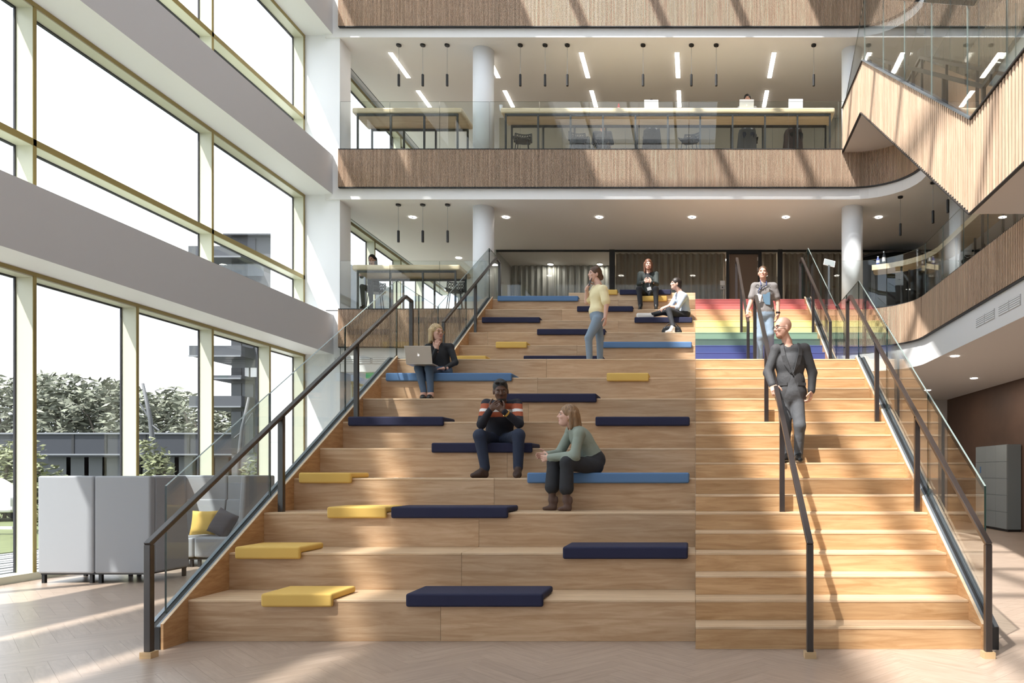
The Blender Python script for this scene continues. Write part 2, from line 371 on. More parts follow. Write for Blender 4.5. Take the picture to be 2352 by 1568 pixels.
stairs = thing('staircase', 'oak staircase with rainbow coloured upper steps beside the bench steps', 'staircase')
tr_me = None
def col_of(j):      # j counts small risers from the floor
    return {19: 'step_purple', 20: 'step_purple', 21: 'step_blue', 22: 'step_blue', 23: 'step_green', 24: 'step_green', 25: 'step_yellow', 26: 'step_yellow', 27: 'step_orange', 28: 'step_orange', 29: 'step_red', 30: 'step_red'}.get(j, 'oak_stair')
for j in range(1, 31):
    k = j / 2; z = zk(k); zb = zk(k - 0.5) if j > 1 else 0
    d = D0 - T + (j - 1) * T if j <= 18 else dk(15) - (30 - j) * T
    cm = col_of(j)
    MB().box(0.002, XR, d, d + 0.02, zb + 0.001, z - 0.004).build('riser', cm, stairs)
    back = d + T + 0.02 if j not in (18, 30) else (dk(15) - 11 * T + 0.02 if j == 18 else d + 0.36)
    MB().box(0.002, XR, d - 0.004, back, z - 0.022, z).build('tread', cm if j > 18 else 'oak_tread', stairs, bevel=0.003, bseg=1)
    if j <= 18: MB().box(0.03, XR - 0.03, d + 0.028, d + 0.036, z - 0.0005, z + 0.0012).build('nosing_strip', 'oak_side', stairs)

# ---- side panels, steel channels and glass of the two outer sides
def nose(d, up=False):
    return zk(1) + (d - D0) / D * H if not up else zk(11) + (d - dk(11)) / D * H
def side(sgn, label, nm):
    xw = XL if sgn < 0 else XR
    def X(o): return xw + sgn * o
    t = thing('glass_balustrade', label, 'balustrade')
    dA, dB, dC, dE = D0 - 0.31, dk(9) + 0.02, dk(10) - 0.31, dk(15) + 0.04
    def seg(o0, o1, up, z_add, drop, name, m, dd=(None, None)):
        a, b = (dA, dB) if not up else (dC, dE)
        za, zb = nose(a, up) + z_add, nose(b, up) + z_add
        if not up: lo = [(b, zb - drop), (a + 0.65, max(0, za - drop + 0.40)), (a + .65, 0.0), (a, 0.0)]
        else: lo = [(b, zb - drop), (a + 0.65, za - drop + 0.4), (a, za - 0.2)]
        poly = [(a, za), (b, zb)] + lo
        x0, x1 = sorted((X(o0), X(o1)))
        MB().prism(poly, 'x', x0, x1).build(name, m, t)
    for up in (False, True):
        seg(0.0, 0.024, up, 0.035, 0.55, 'side_panel', 'oak_side')
        seg(-0.001, 0.024, up, 0.039, 0.02 + 0.02, 'panel_edge', 'oak_edge') if False else None
        a, b = (dA, dB) if not up else (dC, dE)
        za, zb = nose(a, up), nose(b, up)
        mb = MB(); mb.bar((X(0.012), a, za + 0.036), (X(0.012), b, zb + 0.036), 0.025, 0.006); mb.build('panel_edge', 'oak_edge', t)
        for o, m, w in ((0.042, 'grey_steel', 0.034), (0.082, 'black', 0.046), (0.122, 'grey_steel', 0.034)):
            dz = 0.02 if m != 'black' else 0.012
            x0, x1 = sorted((X(o - w / 2), X(o + w / 2)))
            poly = [(a, za + dz), (b, zb + dz), (b, zb - 0.5)] + ([(a + 0.65, 0.03), (a + 0.65, 0.0), (a, 0.0)] if not up else [(a + 0.6, za - 0.14), (a, za - 0.2)])
            MB().prism(poly, 'x', x0, x1).build('channel', m, t)
        if not up:
            x0, x1 = sorted((X(0.026), X(0.139)))
            MB().box(x0, x1, a - 0.006, a + 0.004, 0.0, za + 0.012).build('channel_end', 'black', t)
    # landing
    zl = zk(9)
    x0, x1 = sorted((X(0.0), X(0.139)))
    MB().box(x0, x1, dB, dC, zl - 0.5, zl + 0.02).build('landing_edge', 'grey_steel', t)
    # glass panes (outline in depth/height)
    xg0, xg1 = sorted((X(0.074), X(0.091)))
    top = 1.10
    def pane(poly):
        n = len(poly); mb = MB(); mb.prism(poly, 'x', xg0, xg1); p = mb.build('pane', ['glass_rail', 'glass_edge', 'glass_edge_light'], t)
        for f in p.data.polygons:
            if abs(f.normal.x) < 0.5: f.material_index = 2 if f.normal.z > 0.5 else 1
    aG = dA + 0.14
    js = [aG, 8.02, 9.75, 11.43]
    for a, b in zip(js[:-1], js[1:]):
        pane([(a + .006, nose(a) - 0.02), (b - .006, nose(b) - 0.02), (b - .006, nose(b) + top), (a + .006, nose(a) + top)])
    zt = nose(11.43) + top
    ld = [11.43, 12.35, 13.27]
    for a, b in zip(ld[:-1], ld[1:]):
        pane([(a + .006, zl), (b - .006, zl), (b - .006, zt), (a + .006, zt)])
    ju = [13.27, 14.9, 16.57]
    for a, b in zip(ju[:-1], ju[1:]):
        lo_a = max(nose(a, True) - 0.02, zl)
        pane([(a + .006, lo_a), (b - .006, nose(b, True) - 0.02), (b - .006, nose(b, True) + top), (a + .006, max(nose(a, True) + top, zt - 0.02))])
    pane([(16.58, F1), (17.5, F1), (17.5, F1 + 1.12), (16.58, F1 + 1.12)])
    return t
side(-1, 'glass balustrade on the window side of the bench steps', 'l')
side(1, 'glass balustrade on the open outer side of the staircase', 'r')

# ---- black steel handrails
def handrail(x, label, up, last=True):
    t = thing('handrail', label, 'handrail')
    hr = 0.90; s = 0.052
    if not up:
        d0 = 6.03; z0 = 0.90; d1 = 11.36; z1 = nose(d1) - zk(0) + 0.90 - (nose(d0) - 0.0) + 0.0
        z1 = z0 + (d1 - d0) / D * H; d2 = 11.60; base_end = zk(9); posts = [(7.96, zk(3)), (9.72, zk(6))]; zf = 0.0
    else:
        d0 = 13.08; z0 = zk(9) + 0.90; d1 = dk(15) + 0.02; z1 = z0 + (d1 - d0) / D * H; d2 = d1 + 0.28; base_end = F1; posts = [(14.98, zk(12))]; zf = zk(9)
    z2 = z1 - 0.02
    mb = MB(); mb.bar((x, d0 - 0.02, z0), (x, d1, z1), s, 0.04); mb.bar((x, d1 - 0.012, z1), (x, d2 + s / 2, z2), s, 0.04); mb.build('rail', 'black_steel', t, bevel=0.004, bseg=1)
    MB().box(x - s / 2, x + s / 2, d0 - s / 2, d0 + s / 2, zf + (0.05 if not up else 0), z0).build('post', 'black_steel', t, bevel=0.003, bseg=1)
    if not up: MB().box(x - 0.045, x + 0.045, d0 - 0.045, d0 + 0.045, 0, 0.05).build('post_foot', 'foot_wood', t)
    for d, zb in posts:
        zt = z0 + (d - d0) / D * H
        MB().box(x - s / 2, x + s / 2, d - s / 2, d + s / 2, zb, zt).build('post', 'black_steel', t)
    MB().box(x - s / 2, x + s / 2, d2 - s / 2, d2 + s / 2, base_end, z2).build('post', 'black_steel', t)
    return t
handrail(-4.35, 'black steel handrail on the window side of the lower bench steps', False)
handrail(0.912, 'black steel handrail along the middle of the lower oak stairs, held by the bald man', False)
handrail(2.33, 'black steel handrail beside the glass at the open side of the lower oak stairs', False)
handrail(-4.35, 'black steel handrail on the window side of the upper bench steps', True)
handrail(0.912, 'black steel handrail along the middle of the rainbow steps', True)
handrail(2.33, 'black steel handrail beside the glass at the open side of the rainbow steps', True)

# ---- seat pads: a flat cushion with a lip folded over the edge of the step
def pad(k, xl, xr, colr, label, depth=0.47, zlev=None, dep=None):
    z = zk(k) if zlev is None else zlev; d = dk(k) if dep is None else dep
    df = d - 0.05
    x0, x1 = (xl - VX) * df / F, (xr - VX) * df / F
    th = 0.062
    prof = [(d - 0.006, z - 0.055), (df, z - 0.055), (df, z + th), (d + depth - 0.05, z + th), (d + depth - 0.05, z + 0.001), (d - 0.006, z + 0.001)]
    mb = MB(); mb.prism(prof, 'x', x0, x1)
    o = mb.build('seat_pad', 'pad_' + colr, None, bevel=0.02, bseg=3, smooth=False, label=label, cat='cushion', group='seat pads on the bench steps')
    for p in o.data.polygons: p.use_smooth = True
    m = o.modifiers.new('w', 'WEIGHTED_NORMAL'); m.keep_sharp = False
    # origin at the thing
    c = Vector(((x0 + x1) / 2, d + 0.2, z)); o.data.transform(Matrix.Translation(-c)); o.location = c
    return o
ords = {1: 'lowest', 2: 'second', 3: 'third', 4: 'fourth', 5: 'fifth', 6: 'sixth', 7: 'seventh', 8: 'eighth', 10: 'tenth', 11: 'eleventh', 12: 'twelfth', 13: 'thirteenth', 14: 'fourteenth', 15: 'fifteenth'}
PADS = [(1, 598, 762, 'yellow', ''), (1, 931, 1247, 'navy', ''), (2, 538, 688, 'yellow', ''), (2, 1292, 1580, 'navy', ''), (3, 750, 886, 'yellow', ''), (3, 897, 1166, 'navy', ''),
        (4, 685, 806, 'yellow', ''), (4, 1210, 1583, 'blue', ', under the green blouse woman'), (5, 990, 1222, 'navy', ', under the striped sweater man'),
        (6, 798, 1018, 'navy', ', by the window-side balustrade'), (6, 1367, 1584, 'navy', ', beside the oak stairs'), (7, 1150, 1370, 'navy', ''),
        (8, 885, 1175, 'blue', ', under the woman with the laptop'), (8, 1393, 1490, 'yellow', ''), (10, 1046, 1116, 'yellow', ' just behind the landing'), (10, 1202, 1385, 'navy', ' just behind the landing'),
        (11, 1138, 1210, 'yellow', ''), (11, 1372, 1589, 'blue', ''), (12, 1233, 1390, 'navy', ''), (13, 1106, 1240, 'navy', ', by the window-side balustrade'),
        (13, 1457, 1590, 'navy', ', under the man in the pale shirt'), (14, 1325, 1454, 'navy', ''), (15, 1142, 1328, 'blue', ''), (15, 1470, 1532, 'yellow', ', under the man in the dark blazer')]
for k, a, b, c, ex in PADS:
    pad(k, a, b, c, '%s seat pad folded over the %s bench step%s' % (c if c != 'blue' else 'sky blue', ords[k], ex), depth=0.47 if k < 15 else 0.36)
pad(15.5, 1392, 1418, 'yellow', 'short yellow seat pad on the raised bench at the very top', 0.30, 5.54, 17.11)
pad(15.5, 1423, 1541, 'navy', 'navy seat pad on the raised bench at the very top', 0.30, 5.54, 17.11)
# ================================================================ BALCONIES
def path_pts(step, off, d_end):
    pts = []; x = -8.27
    cx, cy, r = XA - 1.32, DB - 1.32, 1.32 + off * 0
    while x < cx: pts.append((x, DB - off, 0.0)); x += step
    n = max(2, int(r * PI / 2 / step))
    for i in range(n + 1):
        a = PI / 2 * i / n; pts.append((cx + (1.32 - off) * math.sin(a), cy + (1.32 - off) * math.cos(a), a))
    y = cy - step
    while y > d_end: pts.append((XA - off, y, PI / 2)); y -= step
    return pts
def slat_band(label, z0, z1, d_end, skip=None):
    t = thing('slatted_balcony_front', label, 'balcony front')
    mb = MB(); hw, hd = 0.0078, 0.016
    for n_, (x, y, a) in enumerate(path_pts(0.031, 0.045, d_end)):
        if skip and skip(x, y): continue
        if a > 1.57 and n_ % 2: continue          # wider battens along the side gallery
        hw, hd = (0.0078, 0.016) if a < 1.57 else (0.0175, 0.006)
        ux, uy = math.cos(a), -math.sin(a); nx, ny = math.sin(a), math.cos(a)   # along, into the balcony
        q = [(x + ux * s * hw + nx * w * hd, y + uy * s * hw + ny * w * hd) for s, w in ((-1, -1), (1, -1), (1, 1), (-1, 1))]
        mb.add([(px, py, z0) for px, py in q] + [(px, py, z1) for px, py in q], [(0, 1, 5, 4), (1, 2, 6, 5), (3, 0, 4, 7), (4, 5, 6, 7), (3, 2, 1, 0)])
    mb.build('slats', 'slat_oak', t, kind='stuff')
    bk = MB(); pp = path_pts(0.11, 0.012, d_end); pp = [p for p in pp if not (skip and skip(p[0], p[1]))]
    for (xa, ya, _), (xb, yb, _) in zip(pp[:-1], pp[1:]):
        if abs(xa - xb) + abs(ya - yb) > 0.5:
            bk.build('backing', 'dark_backing', t); bk = MB(); continue
        bk.add([(xa, ya, z0 - 0.01), (xb, yb, z0 - 0.01), (xb, yb, z1 + 0.01), (xa, ya, z1 + 0.01)], [(0, 1, 2, 3)])
    bk.build('backing', 'dark_backing', t)
    for zz in (z0 - 0.012, z1 + 0.004):
        tr = MB()
        for (xa, ya, _), (xb, yb, _) in zip(pp[:-1], pp[1:]):
            if abs(xa - xb) + abs(ya - yb) > 0.5:
                tr.build('edge_strip', 'black', t); tr = MB(); continue
            tr.bar((xa, ya - 0.02, zz), (xb, yb - 0.02, zz), 0.07, 0.018)
        tr.build('edge_strip', 'black', t)
    return t
def skip1(x, y): return XL - 0.15 < x < XR + 0.15 and y > 16.8
slat_band('oak slatted balcony front of the first floor, curving round beside the staircase', zk(15) - 0.87, zk(15), 3.0, skip1)
slat_band('oak slatted balcony front of the second floor, curving behind the hanging staircase', 8.095, 8.965, 3.0)
slat_band('oak slatted balcony front of the third floor, topmost', 11.82, 12.68, 3.0)
def balcony_glass(label, z, d_end, w=1.16, skip=None):
    t = thing('balcony_glass', label, 'glass balustrade')
    pts = [(x, y) for x, y, a in path_pts(w / 6, -0.02, d_end)]
    i = 0
    while i < len(pts) - 1:
        ch = pts[i:i + 7]; i += 6
        if len(ch) < 2 or (skip and (skip(*ch[0]) or skip(*ch[-1]))): continue
        mb = MB(); n = len(ch)
        outer = ch
        inner = []
        for q in range(n):
            a = Vector(ch[max(0, q - 1)]); b = Vector(ch[min(n - 1, q + 1)]); tt = (b - a).normalized(); nn = Vector((-tt.y, tt.x)) * 0.014
            inner.append((ch[q][0] + nn.x, ch[q][1] + nn.y))
        g = 0.006
        vs = []
        for lst in (outer, inner):
            for q, (x, y) in enumerate(lst):
                tt = (Vector(lst[min(n - 1, q + 1)]) - Vector(lst[max(0, q - 1)])).normalized()
                sh = g if q == 0 else (-g if q == n - 1 else 0)
                vs += [(x + tt.x * sh, y + tt.y * sh, z), (x + tt.x * sh, y + tt.y * sh, z + 1.14)]
        o = 2 * n; fs = []; ms = []
        for q in range(n - 1):
            fs.append((2 * q, 2 * q + 2, 2 * q + 3, 2 * q + 1)); ms.append(0)
            fs.append((o + 2 * q, o + 2 * q + 1, o + 2 * q + 3, o + 2 * q + 2)); ms.append(0)
            fs.append((2 * q + 1, 2 * q + 3, o + 2 * q + 3, o + 2 * q + 1)); ms.append(1)
        fs.append((0, 1, o + 1, o)); fs.append((2 * n - 2, o + 2 * n - 2, o + 2 * n - 1, 2 * n - 1)); ms += [1, 1]
        mb.v = vs; mb.f = fs; mb.m = ms
        mb.build('pane', ['glass_rail', 'glass_edge_light'], t)
    return t
balcony_glass('clear glass balustrade on the first floor balcony', F1, 3.2, skip=skip1)
balcony_glass('clear glass balustrade on the second floor balcony, in front of the counters', F2, 3.2)

# ---- columns
def column(x, d, z0, z1, label):
    o = MB().lathe([(0.25, 0), (0.25, z1 - z0)], (0, 0, 0), 40).build('column', 'column_white', None, smooth=False, loc=(x, d, z0), label=label, cat='column', group='round white columns')
    for p in o.data.polygons:
        if len(p.vertices) == 4: p.use_smooth = True
for z0, z1, nm in ((F1, C1, 'first'), (F2, C2, 'second')):
    column(-5.09, 18.2, z0, z1, 'round white column on the %s floor beside the window-side tables' % nm)
    column(3.77, 18.2, z0, z1, 'round white column on the %s floor at the end nearer the hanging staircase' % nm)
column(6.2, 17.7, F1, C1, 'round white column on the first floor behind the curved glass balustrade')
column(-5.09, 18.2, 0, C0, 'round white column at floor level hidden behind the bench steps')

# ---- hanging staircase (second floor platform, flight, first floor landing)
hs = thing('hanging_staircase', 'oak slatted staircase with glass sides hanging from the second floor balcony', 'staircase')
XS0, XS1 = 3.40, 4.74
UP = [(17.58, 9.93), (15.46, 9.89), (9.38, 5.85), (3.0, 5.85)]
LO = [(17.58, 8.90), (15.62, 8.90), (9.42, 4.69), (3.0, 4.69)]
def interp(L, d):
    for (a, za), (b, zb) in zip(L[:-1], L[1:]):
        if b <= d <= a: return za + (zb - za) * (a - d) / (a - b)
    return L[-1][1]
mb = MB(); d = 17.56
while d > 3.02:
    mb.box(XS0 + 0.018, XS0 + 0.029, d - 0.028, d + 0.028, interp(LO, d), interp(UP, d) - 0.01); d -= 0.088
mb.build('slats', 'slat_oak', hs, kind='stuff')
side_poly = UP + LO[::-1]
MB().prism(side_poly, 'x', XS0 + 0.028, XS0 + 0.045).build('side_backing', 'dark_backing', hs)
MB().prism(side_poly, 'x', XS1 - 0.03, XS1).build('far_side_panel', 'slat_oak', hs)
body = LO + [(d, z + 0.30) for d, z in LO[::-1]]
MB().prism(body, 'x', XS0 + 0.05, XS1 - 0.04).build('soffit', 'soffit_grey', hs)
for (a, za), (b, zb) in zip(UP[:-1], UP[1:]):
    mb = MB(); mb.bar((XS0 + 0.02, a, za + 0.004), (XS0 + 0.02, b, zb + 0.004), 0.055, 0.02); mb.build('edge_strip', 'grey_steel' if abs(za - zb) > 1 else 'black', hs)
for (a, za), (b, zb) in zip(LO[:-1], LO[1:]):
    mb = MB(); mb.bar((XS0 + 0.014, a, za - 0.004), (XS0 + 0.014, b, zb - 0.004), 0.04, 0.014); mb.build('edge_strip', 'black', hs)
nst = 21
for i in range(nst):
    dd = 9.45 + (15.5 - 9.45) * i / nst; zz = 5.262 + (F2 - 5.262) * (i + 1) / nst
    MB().box(XS0 + 0.06, XS1 - 0.05, dd, dd + 0.31, zz - 0.10, zz).build('tread', 'oak_tread', hs)
MB().box(XS0 + 0.06, XS1 - 0.05, 15.5, 17.55, 9.2, F2).build('landing_floor', 'upper_floor_oak', hs)
MB().box(XS0 + 0.06, XA + 0.1, 3.0, 9.45, 4.99, 5.262).build('landing_floor', 'upper_floor_oak', hs)
GT = [(17.55, 9.97), (15.46, 11.16), (9.38, 7.25), (3.0, 7.25)]
js = [17.55, 15.46, 13.93, 12.52, 11.08, 9.62, 8.4, 7.1, 5.8, 4.5, 3.2]
for xg in (XS0 + 0.05, XS1 - 0.06):
    for a, b in zip(js[:-1], js[1:]):
        ds = [a - 0.006] + [d for d in (15.46, 9.38) if b < d < a] + [b + 0.006]
        poly = [(d, interp(UP, d) + 0.0) for d in ds] + [(d, interp(GT, d)) for d in ds[::-1]]
        p = MB().prism(poly, 'x', xg, xg + 0.016).build('pane', ['glass_rail', 'glass_edge_light'], hs)
        for f in p.data.polygons:
            if abs(f.normal.x) < 0.5: f.material_index = 1
for xg in (XS0 + 0.14, XS1 - 0.16):
    pts = [(17.2, F2 + 0.95), (15.4, F2 + 0.95), (9.3, 5.262 + 0.95), (8.9, 5.262 + 0.95)]
    mb = MB()
    for (a, za), (b, zb) in zip(pts[:-1], pts[1:]): mb.bar((xg, a, za), (xg, b, zb), 0.045, 0.05)
    mb.build('handrail', 'black_steel', hs)
    for d in (17.2, 15.3, 13.8, 12.3, 10.8, 9.3):
        zb = interp([(17.6, F2), (15.46, F2), (9.4, 5.262), (3, 5.262)], d)
        MB().box(xg - 0.022, xg + 0.022, d - 0.022, d + 0.022, zb + 0.0, interp([(17.6, F2 + .95), (15.4, F2 + .95), (9.3, 6.212), (3, 6.212)], d)).build('post', 'black_steel', hs)

# ---- ceiling lights
def pendant(x, d, zc, drop, label, grp):
    t = thing('pendant_lamp', label, 'pendant lamp', grp, (x, d, zc))
    MB().lathe([(0.055, -0.035), (0.06, -0.03), (0.06, 0.0)], (0, 0, 0), 16).build('ceiling_rose', 'black', t)
    MB().tube([(0, 0, -0.03), (0, 0, -drop)], 0.004, 6).build('cord', 'grey_steel', t)
    MB().lathe([(0.028, -drop - 0.28), (0.03, -drop - 0.275), (0.03, -drop - 0.01), (0.02, -drop)], (0, 0, 0), 14).build('shade', 'black', t)
for px in (916, 971, 1027): pendant((px - VX) * 17.92 / F, 17.92, C2, 0.70, 'slim black cylinder pendant above the window-side table on the second floor', 'pendants over the second floor window table')
for px in (1195, 1252, 1303, 1477, 1588, 1645, 1869): pendant((px - VX) * 17.92 / F, 17.92, C2, 0.70, 'slim black cylinder pendant above the long counter on the second floor', 'pendants over the second floor counter')
for px in (915, 971, 1028): pendant((px - VX) * 17.94 / F, 17.94, C1, 0.62, 'slim black cylinder pendant above the first floor table by the windows', 'pendants over the first floor window table')
for px, d in ((2068, 17.43), (2143, 16.57), (2177, 15.9)): pendant((px - VX) * d / F, d, C1, 0.62, 'slim black cylinder pendant above the curved counter behind the staircase', 'pendants over the curved counter')
def downlight(x, d, z, label, grp, power=0):
    t = thing('downlight', label, 'ceiling light', grp, (x, d, z))
    MB().lathe([(0.085, -0.012), (0.085, 0.0)], (0, 0, 0), 20).build('glowing_ring', 'lamp_white', t)
    MB().lathe([(0.03, -0.016), (0.03, -0.005)], (0, 0, 0), 14).build('centre', 'grey_steel', t)
    if power:
        ld = bpy.data.lights.new('lamp_light', 'AREA'); ld.shape = 'DISK'; ld.size = 0.16; ld.energy = power; ld.color = (1, 0.90, 0.78)
        lo = bpy.data.objects.new('lamp_light', ld); COL.objects.link(lo); lo.parent = t; lo.location = (0, 0, -0.03)
for x in (-7.03, -4.71, -2.39, -0.08, 2.25, 4.56): downlight(x, 18.83, C1, 'round ring downlight in the first floor ceiling near the balcony edge', 'front row of first floor downlights')
for x in (-7.0, -5.9): downlight(x, 22.4, C1, 'round ring downlight deeper in the first floor ceiling by the windows', 'rear first floor downlights')
for x, d in ((5.6, 13.2), (7.2, 15.0), (6.2, 10.5)): downlight(x, d, C1, 'round ring downlight in the first floor ceiling over the side balcony', 'first floor downlights over the side balcony')
for px, py in ((2193, 817), (2237, 868)):
    d = (C0 - EYE) * F / (VY - py); downlight((px - VX) * d / F, d, C0, 'round downlight in the low ceiling over the lockers', 'downlights over the lockers', 24)
for x, d in ((6.6, 14.0), (6.6, 9.5), (6.6, 21.5)): downlight(x, d, C0, 'added round fill downlight in the low ceiling beside the brown wall', 'fill downlights beside the brown wall', 18)  # extra lamps under the balcony, added to brighten the wall and lockers
for x in (-7.35, -5.05, -2.75, -0.44, 1.9, 4.2):
    for d0, d1 in ((18.25, 19.41), (20.07, 20.96)):
        t = thing('light_strip', 'narrow glowing light strip set in the second floor ceiling', 'ceiling light', 'light strips in the second floor ceiling', (x, (d0 + d1) / 2, C2))
        MB().box(-0.05, 0.05, d0 - (d0 + d1) / 2, d1 - (d0 + d1) / 2, -0.012, 0.0).build('diffuser', 'lamp_strip', t)
        MB().box(-0.06, 0.06, d0 - (d0 + d1) / 2 - 0.01, d1 - (d0 + d1) / 2 + 0.01, -0.006, 0.0).build('frame', 'ceiling_white', t)

# ---- first floor back wall of glass rooms
DBK = 21.62
wb = thing('window_8', kind='structure')
def Xb(px): return (px - VX) * DBK / F
MB().box(Xb(1140), 9.8, DBK - 0.03, DBK + 0.03, C1 - 0.05, C1).build('top_frame', 'black', wb)
MB().box(Xb(1140), 9.8, DBK - 0.03, DBK + 0.03, F1, F1 + 0.06).build('bottom_frame', 'black', wb)
for a, b in ((1400, 1412), (1786, 1797)):
    MB().box(Xb(a), Xb(b), DBK - 0.06, DBK + 0.05, F1, C1).build('post', 'black', wb)
for a, b in ((1140, 1229), (1229, 1315), (1315, 1400), (1412, 1540), (1540, 1668), (1748, 1786), (1797, 1900), (1900, 2010)):
    MB().box(Xb(a) + 0.004, Xb(b) - 0.004, DBK - 0.006, DBK + 0.006, F1 + 0.06, C1 - 0.05).build('pane', 'glass_room', wb)
MB().box(Xb(1140) - 0.05, Xb(1140), DBK - 0.03, 24.6, F1, C1).build('wall_back', 'room_grey', kind='structure')
MB().box(Xb(1140), 9.8, 24.6, 24.7, F1, C1).build('wall_back', 'room_grey', kind='structure')
dr = thing('door_1', kind='structure')
MB().box(Xb(1668), Xb(1674.5), DBK - 0.06, DBK + 0.05, F1, C1 - 0.05).build('frame', 'black', dr)
MB().box(Xb(1741), Xb(1749), DBK - 0.06, DBK + 0.05, F1, C1 - 0.05).build('frame', 'black', dr)
MB().box(Xb(1674.5), Xb(1741), DBK - 0.06, DBK + 0.05, C1 - 0.12, C1 - 0.05).build('frame', 'black', dr)
MB().box(Xb(1674.5) + 0.004, Xb(1741) - 0.004, DBK - 0.02, DBK + 0.02, F1 + 0.24, C1 - 0.125).build('leaf', 'door_brown', dr, bevel=0.004, bseg=1)
MB().box(Xb(1674.5) + 0.004, Xb(1741) - 0.004, DBK - 0.025, DBK + 0.025, F1, F1 + 0.235).build('kick_plate', 'black', dr)
for z in (F1 + 1.95, F1 + 2.25): MB().box(Xb(1739), Xb(1741), DBK - 0.07, DBK - 0.02, z, z + 0.1).build('hinge', 'silver', dr)
def curtain(a, b, d, m, label, amp=0.05):
    x0, x1 = Xb(a), Xb(b); n = int((x1 - x0) / 0.02); vs = []; fs = []
    rnd = random.Random(a)
    ph = 0
    for i in range(n + 1):
        ph += rnd.uniform(0.35, 1.1); y = d + amp * math.sin(ph) + rnd.uniform(-0.01, 0.01); x = x0 + (x1 - x0) * i / n
        vs += [(x, y, F1 + 0.03), (x, y, C1 - 0.005)]
    for i in range(n): fs.append((2 * i, 2 * i + 2, 2 * i + 3, 2 * i + 1))
    mb = MB(); mb.add(vs, fs); mb.build('curtain', m, None, label=label, cat='curtain')
curtain(1412, 1668, DBK + 0.35, 'curtain', 'brown striped curtain behind the glass wall, left of the brown door')
curtain(1749, 1786, DBK + 0.35, 'curtain', 'narrow strip of brown curtain between the brown door and the black post')
curtain(1797, 2010, DBK + 0.35, 'curtain', 'brown striped curtain behind the glass wall near the white column')
curtain(1145, 1400, DBK + 1.6, 'curtain_grey', 'pale grey curtain behind the glass wall at the window end', 0.03)
pn = thing('wall_panel', 'small white notice and intercom plate on the glass beside the brown door', 'wall panel')
MB().box(Xb(1654), Xb(1665), DBK - 0.03, DBK - 0.008, P(0, 655, DBK).z, P(0, 645, DBK).z).build('notice', 'paper', pn)
MB().box(Xb(1654), Xb(1665), DBK - 0.035, DBK - 0.008, P(0, 665, DBK).z, P(0, 656, DBK).z).build('intercom', 'grille', pn)
MB().box(Xb(1658), Xb(1660.5), DBK - 0.038, DBK - 0.03, P(0, 662, DBK).z, P(0, 659, DBK).z).build('button', 'black', pn)
# second floor back wall: timber panelled
sb = thing('wall_back', kind='structure')
x = -5.6
mat('panel_sage', (0.30, 0.28, 0.22), 0.7)
while x < 9.8:
    MB().box(x + 0.004, x + 0.596, DBK, DBK + 0.06, F2, C2).build('panel', 'panel_sage', sb); x += 0.6
MB().box(-8.6, -5.6, 24.5, 24.6, F2, C2).build('wall_back', 'white', kind='structure')
MB().box(-8.6, -5.7, 27.4, 27.5, F1, C1).build('wall_back', 'white', kind='structure')

# ---- vents
def vent(name_label, c, along, nrm, w, h, n):
    """grille plate centred on c, running along `along`"""
    c = Vector(c); al = Vector(along).normalized(); nr = Vector(nrm).normalized()
    t = thing('air_grille', name_label, 'vent', None)
    for s in (-0.5, 0.5):
        cc = c + al * s * (w / 2 + 0.01)
        mb = MB(); mb.bar(cc - al * w / 4 + nr * 0.004, cc + al * w / 4 + nr * 0.004, 0.012, h, up=(0, 0, 1)); mb.build('plate', 'grille', t)
        for i in range(n):
            z = -h / 2 + h * (i + 0.5) / n; o = Vector((0, 0, z))
            mb = MB(); mb.bar(cc - al * w / 4 * 0.94 + nr * 0.012 + o, cc + al * w / 4 * 0.94 + nr * 0.012 + o, 0.012, h / n * 0.55, up=(0, 0, 1)); mb.build('slat', 'white', t)
vent('white air grille in the fascia beside the window pier', ((823 - VX) * DB / F + 0.3, DB + 0.02, P(0, 828, DB).z), (1, 0, 0), (0, -1, 0), 1.7, 0.14, 3)
for a, b in ((2243, 2285), (2295, 2345)):
    da, db_ = (XA + 0.02) * F / (a - VX), (XA + 0.02) * F / (b - VX)
    vent('white air grille in the fascia beside the stairs, %s' % ('the one farther from the column' if a > 2290 else 'the one nearer the column'), (XA + 0.02, (da + db_) / 2, 4.10), (0, 1, 0), (-1, 0, 0), abs(da - db_), 0.17, 5)
MB().box(*sorted((P(841, 0, 17.8).x, P(862, 0, 17.8).x)), 17.78, 17.82, 3.69, C0 - 0.005).build('exit_sign', 'exit_green', None, label='green emergency exit sign hanging under the first floor by the pier', cat='sign')
# lamps in the glass rooms, most of them added to brighten rooms and curtains
def room_fill_lamp(x, d, z, power, label, grp, size=0.5):
    t = thing('room_fill_lamp', label, 'ceiling light', grp, (x, d, z))
    MB().lathe([(size / 2, -0.03), (size / 2, 0.0)], (0, 0, 0), 24).build('housing', 'ceiling_white', t)
    MB().lathe([(size * 0.42, -0.036), (size * 0.42, -0.03)], (0, 0, 0), 24).build('diffuser', 'lamp_white', t)
    ld = bpy.data.lights.new('lamp_light', 'AREA'); ld.shape = 'DISK'; ld.size = size; ld.energy = power; ld.color = (1, 0.92, 0.82)
    lo = bpy.data.objects.new('lamp_light', ld); COL.objects.link(lo); lo.parent = t; lo.location = (0, 0, -0.05)
for x in (-4.4, -2.9, -0.8, 0.9, 2.6, 4.4):
    room_fill_lamp(x, 21.62 + 0.9 if x > -2.4 else 23.0, C1, 26 if x > -2.4 else 5, 'flat round fill lamp in the ceiling of the glass fronted rooms', 'fill lamps in the glass fronted rooms', 0.2)
